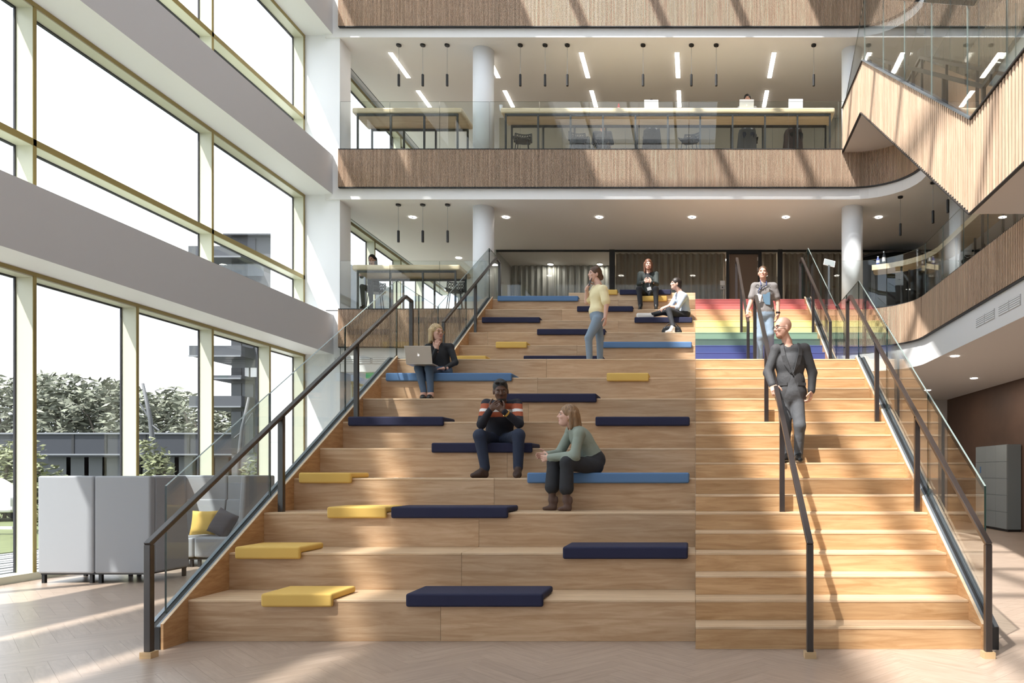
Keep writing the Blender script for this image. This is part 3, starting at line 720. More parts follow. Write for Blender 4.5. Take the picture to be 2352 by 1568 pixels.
# ================================================================ FURNITURE
# ---- bar counters behind the glass
def counter(x0, x1, d0, d1, z, label, legs, th=0.13):
    t = thing('bar_counter', label, 'table', None, ((x0 + x1) / 2, (d0 + d1) / 2, z))
    o = Vector(((x0 + x1) / 2, (d0 + d1) / 2, z)); cx, cy = o.x, o.y
    zt = 1.12
    MB().box(x0 - cx, x1 - cx, d0 - cy, d1 - cy, zt - th, zt).build('top', 'counter_oak', t, bevel=0.04, bseg=3)
    MB().box(x0 - cx + 0.1, x1 - cx - 0.1, d0 - cy + 0.03, d0 - cy + 0.07, zt - th - 0.05, zt - th).build('frame_bar', 'black', t)
    MB().box(x0 - cx + 0.1, x1 - cx - 0.1, d1 - cy - 0.07, d1 - cy - 0.03, zt - th - 0.05, zt - th).build('frame_bar', 'black', t)
    MB().box(x0 - cx + 0.1, x1 - cx - 0.1, d0 - cy + 0.03, d0 - cy + 0.07, 0.0, 0.05).build('floor_bar', 'black', t)
    for i in range(legs):
        x = x0 - cx + 0.12 + (x1 - x0 - 0.24) * i / (legs - 1)
        for y in (d0 - cy + 0.05, d1 - cy - 0.05):
            MB().box(x - 0.02, x + 0.02, y - 0.02, y + 0.02, 0, zt - th - 0.04).build('leg', 'black', t)
    return t
counter(-8.1, -5.5, 17.85, 18.75, F2, 'high oak bar table by the windows on the second floor', 4)
counter(-4.6, 3.30, 17.85, 18.55, F2, 'long high oak counter along the second floor glass balustrade', 11)
counter(-8.1, -5.55, 17.85, 18.75, F1, 'high oak bar table by the windows on the first floor', 4)
cc = thing('curved_counter', 'curved high oak counter behind the rounded glass balustrade of the first floor', 'table')
cx, cy = XA - 1.32, DB - 1.32
ci = [(cx + 1.65 * math.sin(a), cy + 1.65 * math.cos(a)) for a in [PI / 2 * (0.22 + 0.78 * i / 12) for i in range(13)]] + [(XA + 0.33, 15.4), (XA + 0.33, 14.0), (XA + 0.33, 12.6)]
co = [(cx + 2.15 * math.sin(a), cy + 2.15 * math.cos(a)) for a in [PI / 2 * (0.22 + 0.78 * i / 12) for i in range(13)]] + [(XA + 0.83, 15.4), (XA + 0.83, 14.0), (XA + 0.83, 12.6)]
mb = MB(); n = len(ci); vs = []
for (a, b), (c, d) in zip(ci, co): vs += [(a, b, F1 + 0.98), (a, b, F1 + 1.10), (c, d, F1 + 1.10), (c, d, F1 + 0.98)]
fs = [(0, 1, 2, 3), tuple(4 * (n - 1) + q for q in (3, 2, 1, 0))]
for i in range(n - 1):
    for q in range(4): fs.append((4 * i + q, 4 * i + 4 + q, 4 * i + 4 + (q + 1) % 4, 4 * i + (q + 1) % 4))
mb.add(vs, fs); mb.build('top', 'counter_oak', cc)
for i in (0, 4, 8, 12, 13, 14, 15):
    for L in (ci, co):
        x, y = L[i]; m_ = Vector(((ci[i][0] + co[i][0]) / 2 - x, (ci[i][1] + co[i][1]) / 2 - y)).normalized() * 0.06
        MB().box(x + m_.x - 0.02, x + m_.x + 0.02, y + m_.y - 0.02, y + m_.y + 0.02, F1, F1 + 0.98).build('leg', 'black', cc)

# ---- bar stools with a wire shell
def make_stool(label, grp, shell='black'):
    t = thing('bar_stool', label, 'stool', grp)
    mb = MB(); nu, nv = 7, 6; vs = []; 
    for iv in range(nv + 1):
        v = iv / nv
        for iu in range(nu + 1):
            u = iu / nu * 2 - 1
            if v < 0.5: x = u * 0.21; y = -0.2 + v * 0.8; z = 0.74 + 0.05 * u * u + 0.02 * abs(v - .25)
            else: x = u * (0.22 - 0.03 * (v - 0.5)); y = 0.2 + 0.08 * (v - 0.5) * 2 - 0.08 * u * u; z = 0.76 + (v - 0.5) * 0.56 + 0.04 * u * u * (1 - v)
            vs.append((x, y, z))
    for iv in range(nv):
        for iu in range(nu):
            a = iv * (nu + 1) + iu
            mb.tube([vs[a], vs[a + 1]], 0.008, 5); mb.tube([vs[a], vs[a + nu + 2]], 0.008, 4); mb.tube([vs[a + 1], vs[a + nu + 1]], 0.008, 4)
            if iv == nv - 1: mb.tube([vs[a + nu + 1], vs[a + nu + 2]], 0.012, 5)
            if iu == 0: mb.tube([vs[a], vs[a + nu + 1]], 0.012, 5)
            if iu == nu - 1: mb.tube([vs[a + 1], vs[a + nu + 2]], 0.012, 5)
    sh = mb.build('wire_shell', shell, t, kind='stuff')
    seat_ = MB(); seat_.box(-0.18, 0.18, -0.17, 0.15, 0.735, 0.75); seat_.build('seat', shell, t, bevel=0.01)
    for sx in (-1, 1):
        for sy in (-1, 1):
            MB().tube([(sx * 0.13, sy * 0.13, 0.735), (sx * 0.22, sy * 0.22, 0.0)], 0.011, 6).build('leg', 'black', t)
    MB().tube([(-0.19, -0.19, 0.25), (0.19, -0.19, 0.25)], 0.009, 6).build('footrest', 'black', t)
    return t
st = make_stool('black wire bar stool behind the long second floor counter', 'bar stools behind the second floor counter')
SP = [(1200, 18.85, 0.1), (1328, 18.8, 0.3), (1383, 19.55, PI), (1497, 18.9, 0), (1583, 18.85, -0.4), (1720, 18.9, 0), (1822, 18.9, 0)]
for i, (px, d, rz) in enumerate(SP):
    o = st if i == 0 else copy_tree(st)
    o.location = ((px - VX) * d / F, d, F2); o.rotation_euler = (0, 0, rz)
for px, d, z in ((1045, 19.0, F1), (862, 19.1, F1)):
    o = copy_tree(st, label='black wire bar stool at the first floor bar table by the windows', group='bar stools at the first floor bar table'); o.location = ((px - VX) * d / F, d, z); o.rotation_euler = (0, 0, 0.2)
for x, d in ((5.9, 16.2), (6.15, 14.9), (6.1, 13.4)):
    o = copy_tree(st, label='black wire bar stool at the curved first floor counter', group='bar stools at the curved counter'); o.location = (x, d, F1); o.rotation_euler = (0, 0, -PI / 2)
# jackets on stools
def jacket(px, d, z, m, label):
    mb = MB(); vs = []; n = 10
    for i in range(n + 1):
        u = i / n * 2 - 1
        for v, (y, zz, w) in enumerate(((-0.12, 0.36, 0.24), (-0.06, 0.95, 0.20), (0.0, 1.02, 0.19), (0.10, 0.98, 0.21), (0.16, 0.30, 0.27))):
            vs.append((u * w, y + 0.025 * math.sin(i * 2.1 + v), zz - 0.05 * abs(u) + 0.03 * math.sin(i * 1.7 + v * 2)))
    fs = [(i * 5 + v, (i + 1) * 5 + v, (i + 1) * 5 + v + 1, i * 5 + v + 1) for i in range(n) for v in range(4)]
    mb.add(vs, fs); o = mb.build('jacket', m, None, smooth=True, loc=((px - VX) * d / F, d, z), label=label, cat='jacket')
    md = o.modifiers.new('t', 'SOLIDIFY'); md.thickness = 0.03
mat('jacket_black', (0.02, 0.02, 0.025), 0.8); mat('jacket_brown', (0.075, 0.05, 0.045), 0.8); mat('jacket_grey', (0.10, 0.11, 0.12), 0.8)
jacket(1336, 19.15, F2, 'jacket_grey', 'dark grey jacket hung over a stool between two counter legs')
jacket(1497, 18.66, F2, 'jacket_black', 'black jacket hung over a stool under the open laptop')
jacket(1716, 18.66, F2, 'jacket_grey', 'charcoal jacket hung over a stool under the closed grey laptop lid')
jacket(1822, 18.66, F2, 'jacket_brown', 'brown jacket hung over the stool at the end of the counter')

# ---- laptops and small things on the counters
def laptop(loc, rz, label, m='silver', ang=100, w=0.34, dp=0.235, logo=True):
    t = thing('laptop', label, 'laptop', None, loc, rz)
    MB().box(-w / 2, w / 2, -dp / 2, dp / 2, 0, 0.014).build('base', m, t, bevel=0.004, bseg=2)
    MB().box(-w / 2 + 0.02, w / 2 - 0.02, -dp / 2 + 0.07, dp / 2 - 0.02, 0.014, 0.0155).build('keyboard', 'screen_dark', t)
    a = math.radians(ang)
    # lid hinged at +y edge, opening upward; back of the lid looks along +y
    lid = MB(); lid.box(-w / 2, w / 2, 0, 0.007, 0, dp); lo = lid.build('lid', m, t, bevel=0.003, bseg=1)
    lo.location = (0, dp / 2 - 0.004, 0.012); lo.rotation_euler = (-(a - PI / 2), 0, 0)
    sc = MB(); sc.box(-w / 2 + 0.01, w / 2 - 0.01, -0.001, 0.0, 0.012, dp - 0.01); s2 = sc.build('screen', 'screen_dark', lo)
    if logo:
        pts = []; r = 0.017
        for i in range(28):
            an = 2 * PI * i / 28; rr = r * (1 - 0.12 * math.cos(2 * an) * 0.5)
            if math.cos(an - 0.25) > 0.86: rr *= 0.78
            if abs(an - PI / 2) < 0.3: rr *= 0.88
            pts.append((rr * math.cos(an), rr * math.sin(an) + dp / 2 - 0.004))
        lg = MB(); lg.prism(pts, 'y', 0.007, 0.0078); lg.prism([(0.001, dp / 2 + 0.016), (0.007, dp / 2 + 0.018), (0.009, dp / 2 + 0.025), (0.003, dp / 2 + 0.023)], 'y', 0.007, 0.0078)
        lg.build('logo', 'logo_white', lo, kind='stuff')
    return t
mat('logo_white', (0.9, 0.88, 0.88), 0.3, emis=(1, 1, 1), es=0.3); mat('lid_white', (0.72, 0.75, 0.78), 0.4); mat('red_plastic', (0.6, 0.05, 0.04), 0.4); mat('blue_plastic', (0.03, 0.06, 0.3), 0.3)
zc2 = F2 + 1.12
# their lids face the camera, so the lid hinge sits on the near side
laptop(((1497 - VX) * 18.15 / F, 18.15, zc2), PI, 'grey laptop standing open on the long counter beside the red bottle', 'lid_white', 102)
laptop(((1714 - VX) * 18.15 / F, 18.15, zc2), PI, 'thin pale laptop open in front of the dark haired person at the counter', 'lid_white', 112)
laptop(((1826 - VX) * 18.15 / F, 18.15, zc2), PI, 'larger white laptop standing upright near the end of the counter', 'lid_white', 94, 0.34, 0.26)
def bottle(loc, m, label, r=0.035, h=0.2, cap='paper'):
    t = thing('bottle', label, 'bottle', None, loc)
    MB().lathe([(r * 0.9, 0), (r, 0.01), (r, h * 0.62), (r * 0.45, h * 0.8), (r * 0.4, h * 0.92)], (0, 0, 0), 16).build('body', m, t, smooth=True)
    MB().lathe([(r * 0.46, h * 0.9), (r * 0.46, h)], (0, 0, 0), 12).build('cap', cap, t)
    MB().lathe([(r * 1.02, h * 0.2), (r * 1.02, h * 0.5)], (0, 0, 0), 16).build('wrapper', 'paper' if m != 'paper' else 'red_plastic', t)
bottle(((1421 - VX) * 18.1 / F, 18.1, zc2), 'red_plastic', 'small red and white bottle on the long second floor counter', cap='red_plastic')
mug = thing('cup', 'white paper cup on the long counter beside the column', 'cup', None, ((1149 - VX) * 18.05 / F + 0.02, 18.05, zc2))
MB().lathe([(0.03, 0), (0.042, 0.13)], (0, 0, 0), 16).build('body', 'paper', mug, smooth=True); MB().lathe([(0.045, 0.128), (0.045, 0.142)], (0, 0, 0), 16).build('lid', 'lid_white', mug)
glass('bottle_glass', (0.75, 0.82, 0.9), 0.08)
bottle((4.42, 17.75, F1 + 1.10), 'bottle_glass', 'clear glass bottle on the curved counter beside a blue bottle', 0.04, 0.30, 'lid_white')
bottle((4.30, 17.82, F1 + 1.10), 'blue_plastic', 'blue bottle on the curved counter beside a clear bottle', 0.04, 0.2, 'lid_white')
# lectern sign on the rainbow stair landing
sg = thing('sign_stand', 'small metal sign stand on the first floor behind the rainbow steps', 'sign', None, (3.05, 17.3, F1))
MB().box(-0.02, 0.02, -0.02, 0.02, 0, 0.95).build('pole', 'grey_steel', sg); MB().box(-0.15, 0.15, -0.15, 0.15, 0, 0.02).build('base', 'grey_steel', sg)
pl = MB().box(-0.13, 0.13, -0.01, 0.01, 0, 0.19).build('panel', 'grille', sg); pl.location = (0, 0, 0.93); pl.rotation_euler = (-0.5, 0.25, 0)
pf = MB().box(-0.115, 0.115, -0.014, -0.01, 0.015, 0.175).build('print', 'locker', pl)
# round dark pod behind the column
pod = thing('meeting_pod', 'round black meeting pod behind the white column on the first floor', 'meeting pod', None, (5.6, 21.6, F1))
mb = MB(); n = 20; vs = []; fs = []
for i in range(n + 1):
    a = PI * 0.85 + PI * 1.15 * i / n
    vs += [(1.0 * math.cos(a), 1.0 * math.sin(a), 0), (1.0 * math.cos(a), 1.0 * math.sin(a), 2.2)]
for i in range(n): fs.append((2 * i, 2 * i + 2, 2 * i + 3, 2 * i + 1))
mb.add(vs, fs); o = mb.build('shell', 'black', pod, smooth=True); md = o.modifiers.new('s', 'SOLIDIFY'); md.thickness = 0.05
MB().lathe([(1.05, 2.2), (1.05, 2.26)], (0, 0, 0), 32).build('top_ring', 'screen_dark', pod)

# ---- high-back sofas by the window
def sofa(label, loc, rz, w=1.48, dp=0.85, h=1.43):
    """front looks to -y of its own frame"""
    t = thing('high_back_sofa', label, 'sofa', 'high-back sofas by the window', loc, rz)
    y0, y1 = -dp / 2, dp / 2
    for s in (-1, 1):
        xa, xb = sorted((s * 0.006, s * w / 2))
        MB().box(xa, xb, y1 - 0.10, y1, 0.13, h).build('back_panel', 'sofa_grey', t, bevel=0.025, bseg=3)
        MB().prism([(y1 - 0.10, 0.4), (y1 - 0.24, 0.42), (y1 - 0.13, 1.02), (y1 - 0.10, 1.04)], 'x', xa + (0.09 if s < 0 else 0.004), xb - (0.09 if s > 0 else 0.004)).build('back_cushion', 'sofa_grey', t, bevel=0.015)
        MB().prism([(y1 - 0.105, 0.13), (y0 + 0.02, 0.13), (y0 + 0.02, 0.5), (y0 + 0.12, h), (y1 - 0.105, h)], 'x', *sorted((s * w / 2, s * (w / 2 - 0.08)))).build('side_wing', 'sofa_grey', t, bevel=0.025, bseg=3)
        MB().box(xa + 0.002, xb - 0.002 if s < 0 else xb - 0.085, y0, y1 - 0.1, 0.15, 0.46).build('seat', 'sofa_grey', t, bevel=0.03, bseg=3) if s > 0 else MB().box(xa + 0.085, xb - 0.002, y0, y1 - 0.1, 0.15, 0.46).build('seat', 'sofa_grey', t, bevel=0.03, bseg=3)
    MB().box(-w / 2 + 0.03, w / 2 - 0.03, y0 + 0.03, y1 - 0.02, 0.115, 0.135).build('base_frame', 'black', t)
    for x in (-w / 2 + 0.05, -0.06, 0.06, w / 2 - 0.05):
        for y in (y0 + 0.06, y1 - 0.05):
            MB().box(x - 0.02, x + 0.02, y - 0.02, y + 0.02, 0, 0.12).build('leg', 'black', t)
    return t
sofa('grey high-back sofa turned with its back panels to the stairs hall, beside the window', (-8.0, 10.47, 0), PI, 1.50, 0.80)
sofa('grey high-back sofa with a yellow and a dark cushion, facing the other sofa', (-7.82, 12.27, 0), 0, 1.50, 0.95)
def pillow(loc, rot, m, label, s=0.42):
    mb = MB(); n = 10; vs = []; fs = []
    for sd_ in (1, -1):
        for i in range(n + 1):
            for j in range(n + 1):
                u, v = i / n * 2 - 1, j / n * 2 - 1
                b = max(0, (1 - u ** 4) * (1 - v ** 4)) ** 0.5; pin = 1 - 0.07 * (1 - abs(u)) * abs(v) ** 3 - 0.0
                vs.append((u * s / 2 * (1 - 0.06 * (1 - v * v) * abs(u) ** 3), sd_ * 0.075 * b, v * s / 2 * (1 - 0.06 * (1 - u * u) * abs(v) ** 3)))
    N1 = (n + 1) ** 2
    for i in range(n):
        for j in range(n):
            a = i * (n + 1) + j; fs.append((a, a + n + 1, a + n + 2, a + 1)); fs.append(tuple(N1 + q for q in (a + 1, a + n + 2, a + n + 1, a)))
    mb.add(vs, fs); o = mb.build('throw_cushion', m, None, smooth=True, loc=loc, rot=rot, label=label, cat='cushion')
pillow((-7.93, 12.22, 0.665), (-0.25, 0, 0.1), 'pad_yellow', 'yellow square cushion leaning on the back of the grey sofa', 0.40)
pillow((-7.56, 12.12, 0.66), (-0.35, 0.35, -0.3), 'pillow_grey', 'dark grey cushion leaning beside the yellow one on the sofa', 0.42)

# ---- lockers under the first floor
lk = thing('locker_block', 'grey block of drawer lockers standing by the brown wall under the balcony', 'lockers')
LX, LY0, LY1, LH = 7.74, 18.82, 20.9, 2.18
MB().box(LX + 0.02, 8.1, LY0, LY1, 0.06, LH).build('carcass', 'locker_side', lk)
MB().box(LX + 0.05, 8.1, LY0 + 0.03, LY1, 0, 0.06).build('plinth', 'black', lk)
for r in range(5):
    for c in range(3):
        hh = (LH - 0.07) / 5; ww = (LY1 - LY0) / 3
        dw = MB().box(LX, LX + 0.02, LY0 + c * ww + 0.004, LY0 + (c + 1) * ww - 0.004, 0.065 + r * hh + 0.004, 0.065 + (r + 1) * hh - 0.004).build('drawer', 'locker', lk)
        if c == 2 and r == 3: MB().box(LX - 0.004, LX, LY0 + c * ww + 0.3, LY0 + c * ww + 0.38, 0.1 + r * hh + 0.1, 0.1 + r * hh + 0.27).build('lock_display', 'pad_blue', dw)

# ================================================================ OUTSIDE
mat('paving', (0.25, 0.26, 0.28), 0.8); mat('paving_dark', (0.30, 0.32, 0.34), 0.8); mat('grass', (0.10, 0.12, 0.045), 0.95, var=0.4, bscale=3); mat('asphalt', (0.20, 0.21, 0.22), 0.9)
mat('clad_dark', (0.018, 0.021, 0.030), 0.6); mat('clad_mid', (0.045, 0.05, 0.062), 0.6); mat('clad_grey', (0.085, 0.09, 0.10), 0.6); mat('clad_line', (0.16, 0.17, 0.19), 0.5); mat('win_dark', (0.03, 0.037, 0.037), 0.2); mat('far_white', (0.8, 0.8, 0.8), 0.5)
MB().box(-140, -9.6, -60, 160, -0.4, -0.12).build('ground', 'asphalt', None, kind='structure')
MB().box(-30, -13.5, -5, 60, -0.13, -0.09).build('lawn', 'grass', None, label='strip of grass outside the windows', cat='lawn')
pv_ = thing('paving', 'paving outside the windows with louver shadow stripes painted as bands', 'paving')
for i in range(10):
    MB().box(-13.3 + i * 0.3, -13.14 + i * 0.3, -4, 24, -0.13, -0.085).build('light_shade_band', 'far_white' if i % 2 else 'paving', pv_)  # pale and grey bands stand in for louver shadows on the ground
# low dark pavilion
b1 = thing('pavilion', 'long low dark clad building outside, in front of the tall trees', 'building')
YB = 30.0
def Xo(px, d): return (px - VX) * d / F
zt_, zm_ = P(0, 997, YB).z, P(0, 1043, YB).z
MB().box(-52, Xo(600, YB), YB, YB + 8, zm_, zt_).build('fascia', 'clad_dark', b1)
MB().box(-52, Xo(600, YB), YB - 0.1, YB + 8, zt_, zt_ + 0.06).build('roof_edge', 'clad_line', b1)
MB().box(-52, Xo(600, YB), YB - 0.06, YB, zm_ - 0.04, zm_ + 0.02).build('lower_edge', 'clad_line', b1)
MB().box(-52, Xo(600, YB), YB + 0.5, YB + 8, -0.1, zm_).build('wall', 'win_dark', b1)
for px in range(90, 600, 42):
    MB().box(Xo(px, YB), Xo(px, YB) + 0.9, YB + 0.42, YB + 0.5, 0.1, zm_ - 0.1).build('window', 'clad_grey' if px % 84 else 'clad_mid', b1)
for px in (165, 240, 330, 430): MB().box(Xo(px, YB), Xo(px + 6, YB), YB - 0.02, YB + 0.1, zm_, zt_).build('fascia_joint', 'black', b1)
# tower with projecting floors
b2 = thing('tower_building', 'tall dark grey building outside with projecting floor bands, beside the white pier', 'building')
YT = 27.0
MB().box(Xo(532, YT), Xo(700, YT), YT, YT + 8, -0.1, P(0, 543, YT).z).build('wall', 'clad_grey', b2)
MB().box(Xo(532, YT) - 0.01, Xo(588, YT), YT - 0.04, YT, P(0, 600, YT).z, P(0, 548, YT).z).build('wall_panel', 'clad_mid', b2)
MB().box(Xo(524, YT), Xo(645, YT), YT - 0.3, YT + 8, P(0, 545, YT).z, P(0, 542, YT).z).build('roof_edge', 'clad_mid', b2)
for ya, yb, xa in ((580, 604, 486), (802, 825, 488), (868, 875, 522), (914, 938, 488)):
    MB().box(Xo(xa, YT) - 0.3, Xo(585, YT), YT - 0.8, YT + 3, P(0, yb, YT).z, P(0, ya, YT).z).build('floor_band', 'clad_mid', b2)
    MB().box(Xo(xa, YT) - 0.3, Xo(585, YT), YT - 0.84, YT - 0.8, P(0, yb, YT).z - 0.03, P(0, yb, YT).z + 0.02).build('band_edge', 'clad_line', b2)
for ya, yb in ((765, 800), (845, 867), (880, 912), (945, 1040)):
    for xa, xb in ((533, 556), (558, 584)):
        MB().box(Xo(xa, YT), Xo(xb, YT), YT - 0.05, YT, P(0, yb, YT).z, P(0, ya, YT).z).build('window', 'win_dark' if ya > 870 else 'clad_dark', b2)
for ya, yb in ((845, 866),):
    for xa, xb in ((565, 574), (578, 592), (623, 631), (634, 642)): MB().box(Xo(xa, YT), Xo(xb, YT), YT - 0.07, YT - 0.05, P(0, yb, YT).z, P(0, ya, YT).z).build('lit_window', 'far_white', b2)
MB().box(Xo(545, YT), Xo(642, YT), YT - 1.0, YT - 0.96, P(0, 650, YT).z, P(0, 624, YT).z).build('glass_parapet', 'glass_room', b2)
# white pole, bent lamp posts
def lamp(px, d, ytop, lean, label):
    t = thing('street_lamp', label, 'street lamp', None, (Xo(px, d), d, -0.1))
    h = P(0, ytop, d).z + 0.1
    pts = [(0, 0, 0), (-lean * 0.05, 0, h * 0.45), (-lean * 0.4, 0, h * 0.75), (-lean, 0, h)]
    MB().tube(pts, 0.07, 8, rr=[0.085, 0.075, 0.055, 0.035]).build('pole', 'clad_grey', t, smooth=True)
    a = Vector(pts[2]); MB().tube([a, a + Vector((-lean * 0.9, 0, h * 0.12))], 0.025, 6).build('arm', 'clad_grey', t)
    MB().tube([a - Vector((0, 0, 0.1)), a + Vector((lean * 0.7, 0, -0.3))], 0.025, 6).build('arm', 'clad_grey', t)
lamp(357, 21.0, 880, 0.35, 'bent grey street lamp outside in front of the leafy young tree')
lamp(546, 24.0, 912, -0.35, 'bent grey street lamp outside in front of the dark tower')
# fence and cars
fe = thing('white_fence', 'white picket railing outside beside the road', 'fence')
for i in range(16):
    MB().box(-22.5 + i * 0.32, -22.36 + i * 0.32, 19.0, 19.06, -0.1, 0.75).build('picket', 'far_white', fe)
MB().box(-22.6, -17.2, 19.06, 19.1, 0.55, 0.62).build('rail', 'far_white', fe); MB().box(-22.6, -17.2, 19.06, 19.1, 0.05, 0.12).build('rail', 'far_white', fe)
def car(loc, m, label, rz=0.0):
    t = thing('car', label, 'car', None, loc, rz)
    prof = [(-2.1, 0.3), (-2.1, 0.75), (-1.3, 0.88), (-0.7, 1.38), (0.9, 1.4), (1.6, 0.92), (2.1, 0.8), (2.1, 0.3)]
    MB().prism(prof, 'y', -0.85, 0.85).build('body', m, t, bevel=0.08, bseg=2)
    MB().prism([(-1.1, 0.92), (-0.65, 1.3), (0.85, 1.32), (1.35, 0.94)], 'y', -0.86, 0.86).build('windows', 'win_dark', t)
    for x in (-1.3, 1.3):
        for y in (-0.8, 0.8):
            w = MB().lathe([(0.3, -0.1), (0.32, 0), (0.3, 0.1)], (0, 0, 0), 16).build('wheel', 'black', t); w.location = (x, y, 0.32); w.rotation_euler = (PI / 2, 0, 0)
mat('car_orange', (0.62, 0.27, 0.02), 0.3); mat('car_white', (0.7, 0.7, 0.7), 0.3)
car((-31.5, 34, -0.1), 'car_orange', 'orange car parked outside beyond the railing', 0.3)
car((-24.0, 24.5, -0.1), 'car_white', 'white car parked outside behind the white railing', 0.2)
# trees
def leaf_mat(n, c):
    m, t, b = bsdf(n); g = t.nodes.new('ShaderNodeNewGeometry'); r = t.nodes.new('ShaderNodeValToRGB')
    r.color_ramp.elements[0].color = (*[q * 0.55 for q in c], 1); r.color_ramp.elements[1].color = (*[min(1, q * 1.5) for q in c], 1)
    t.links.new(g.outputs['Random Per Island'], r.inputs[0]); t.links.new(r.outputs[0], b.inputs['Base Color']); b.inputs['Roughness'].default_value = 0.7
leaf_mat('leaf_dark', (0.16, 0.17, 0.125)); leaf_mat('leaf_light', (0.17, 0.185, 0.10)); mat('bark', (0.10, 0.085, 0.07), 0.9)
def tree(px, d, ytop, w, label, m='leaf_dark', n=2600, z0=1.3, ls=0.17, grp=None, seed=0):
    rnd = random.Random(seed); x = Xo(px, d); ht = P(0, ytop, d).z
    t = thing('tree', label, 'tree', grp, (x, d, -0.1))
    MB().tube([(0, 0, 0), (0.1, 0, ht * 0.3), (0.05, 0.1, ht * 0.7)], 0.2, 7, rr=[0.16 * ht / 7, 0.12 * ht / 7, 0.05]).build('trunk', 'bark', t)
    cl = []
    for i in range(16):
        a = rnd.uniform(0, 2 * PI); hh = rnd.uniform(0.12, 0.88); rr = w * (0.62 if hh < .6 else 0.45) * rnd.uniform(0.2, 1)
        cl.append(Vector((rr * math.cos(a), rr * math.sin(a) * 0.7, z0 + (ht - z0) * hh)))
    for c in cl[:7]:
        MB().tube([(0.05, 0, ht * 0.35), c * 0.6 + Vector((0, 0, c.z * 0.3)), c], 0.05, 5, rr=[0.07, 0.045, 0.02]).build('branch', 'bark', t)
    vs = []; fs = []
    for i in range(n):
        c = rnd.choice(cl); v = Vector((rnd.gauss(0, 1), rnd.gauss(0, 1), rnd.gauss(0, 1))).normalized() * (rnd.random() ** 0.4) * w * 0.36
        p = c + Vector((v.x, v.y, v.z * 0.62 * (ht - z0) / (2 * w) * 1.6)); p.z = min(p.z, ht - rnd.random() * 0.3)
        u = Vector((rnd.gauss(-1.2, 0.6), rnd.gauss(0, .6), rnd.gauss(-0.1, 0.5))).normalized() * ls * rnd.uniform(0.9, 1.7); q = u.cross(Vector((rnd.gauss(0, 1), rnd.gauss(0, 1), rnd.gauss(0, 1)))).normalized() * ls * 0.42
        o = len(vs); vs += [p - u, p + q, p + u, p - q]; fs.append((o, o + 1, o + 2, o + 3))
    mb = MB(); mb.add(vs, fs); mb.build('foliage', m, t, kind='stuff')
i = 0
for px, d, yt, w in ((10, 44, 862, 3.4), (65, 47, 850, 3.2), (125, 44, 848, 3.4), (180, 47, 862, 3.0), (235, 44, 858, 3.2), (285, 46, 872, 3.0), (345, 44, 872, 3.2), (400, 46, 880, 3.2), (445, 44, 890, 2.6), (-60, 44, 850, 3.4), (505, 46, 905, 2.6), (-130, 46, 856, 3.4)):
    i += 1; tree(px, d, yt, w, 'tall grey green tree in the row behind the low dark pavilion', n=1500, ls=0.19, grp='row of tall trees outside', seed=i)
tree(365, 19.0, 985, 0.75, 'young light green tree outside beside the bent street lamp', 'leaf_light', 1100, 0.1, 0.075, seed=31)
tree(75, 19.5, 985, 0.8, 'leafy young tree outside close to the window, left of the pavilion windows', 'leaf_light', 900, 0.1, 0.075, seed=32)
tree(585, 23.0, 1000, 0.5, 'slim young tree outside in front of the tower', 'leaf_light', 700, 0.1, 0.07, seed=33)
tree(10, 26, 1010, 1.4, 'bushy shrub outside near the orange car', 'leaf_light', 1400, 0.0, 0.09, seed=34)
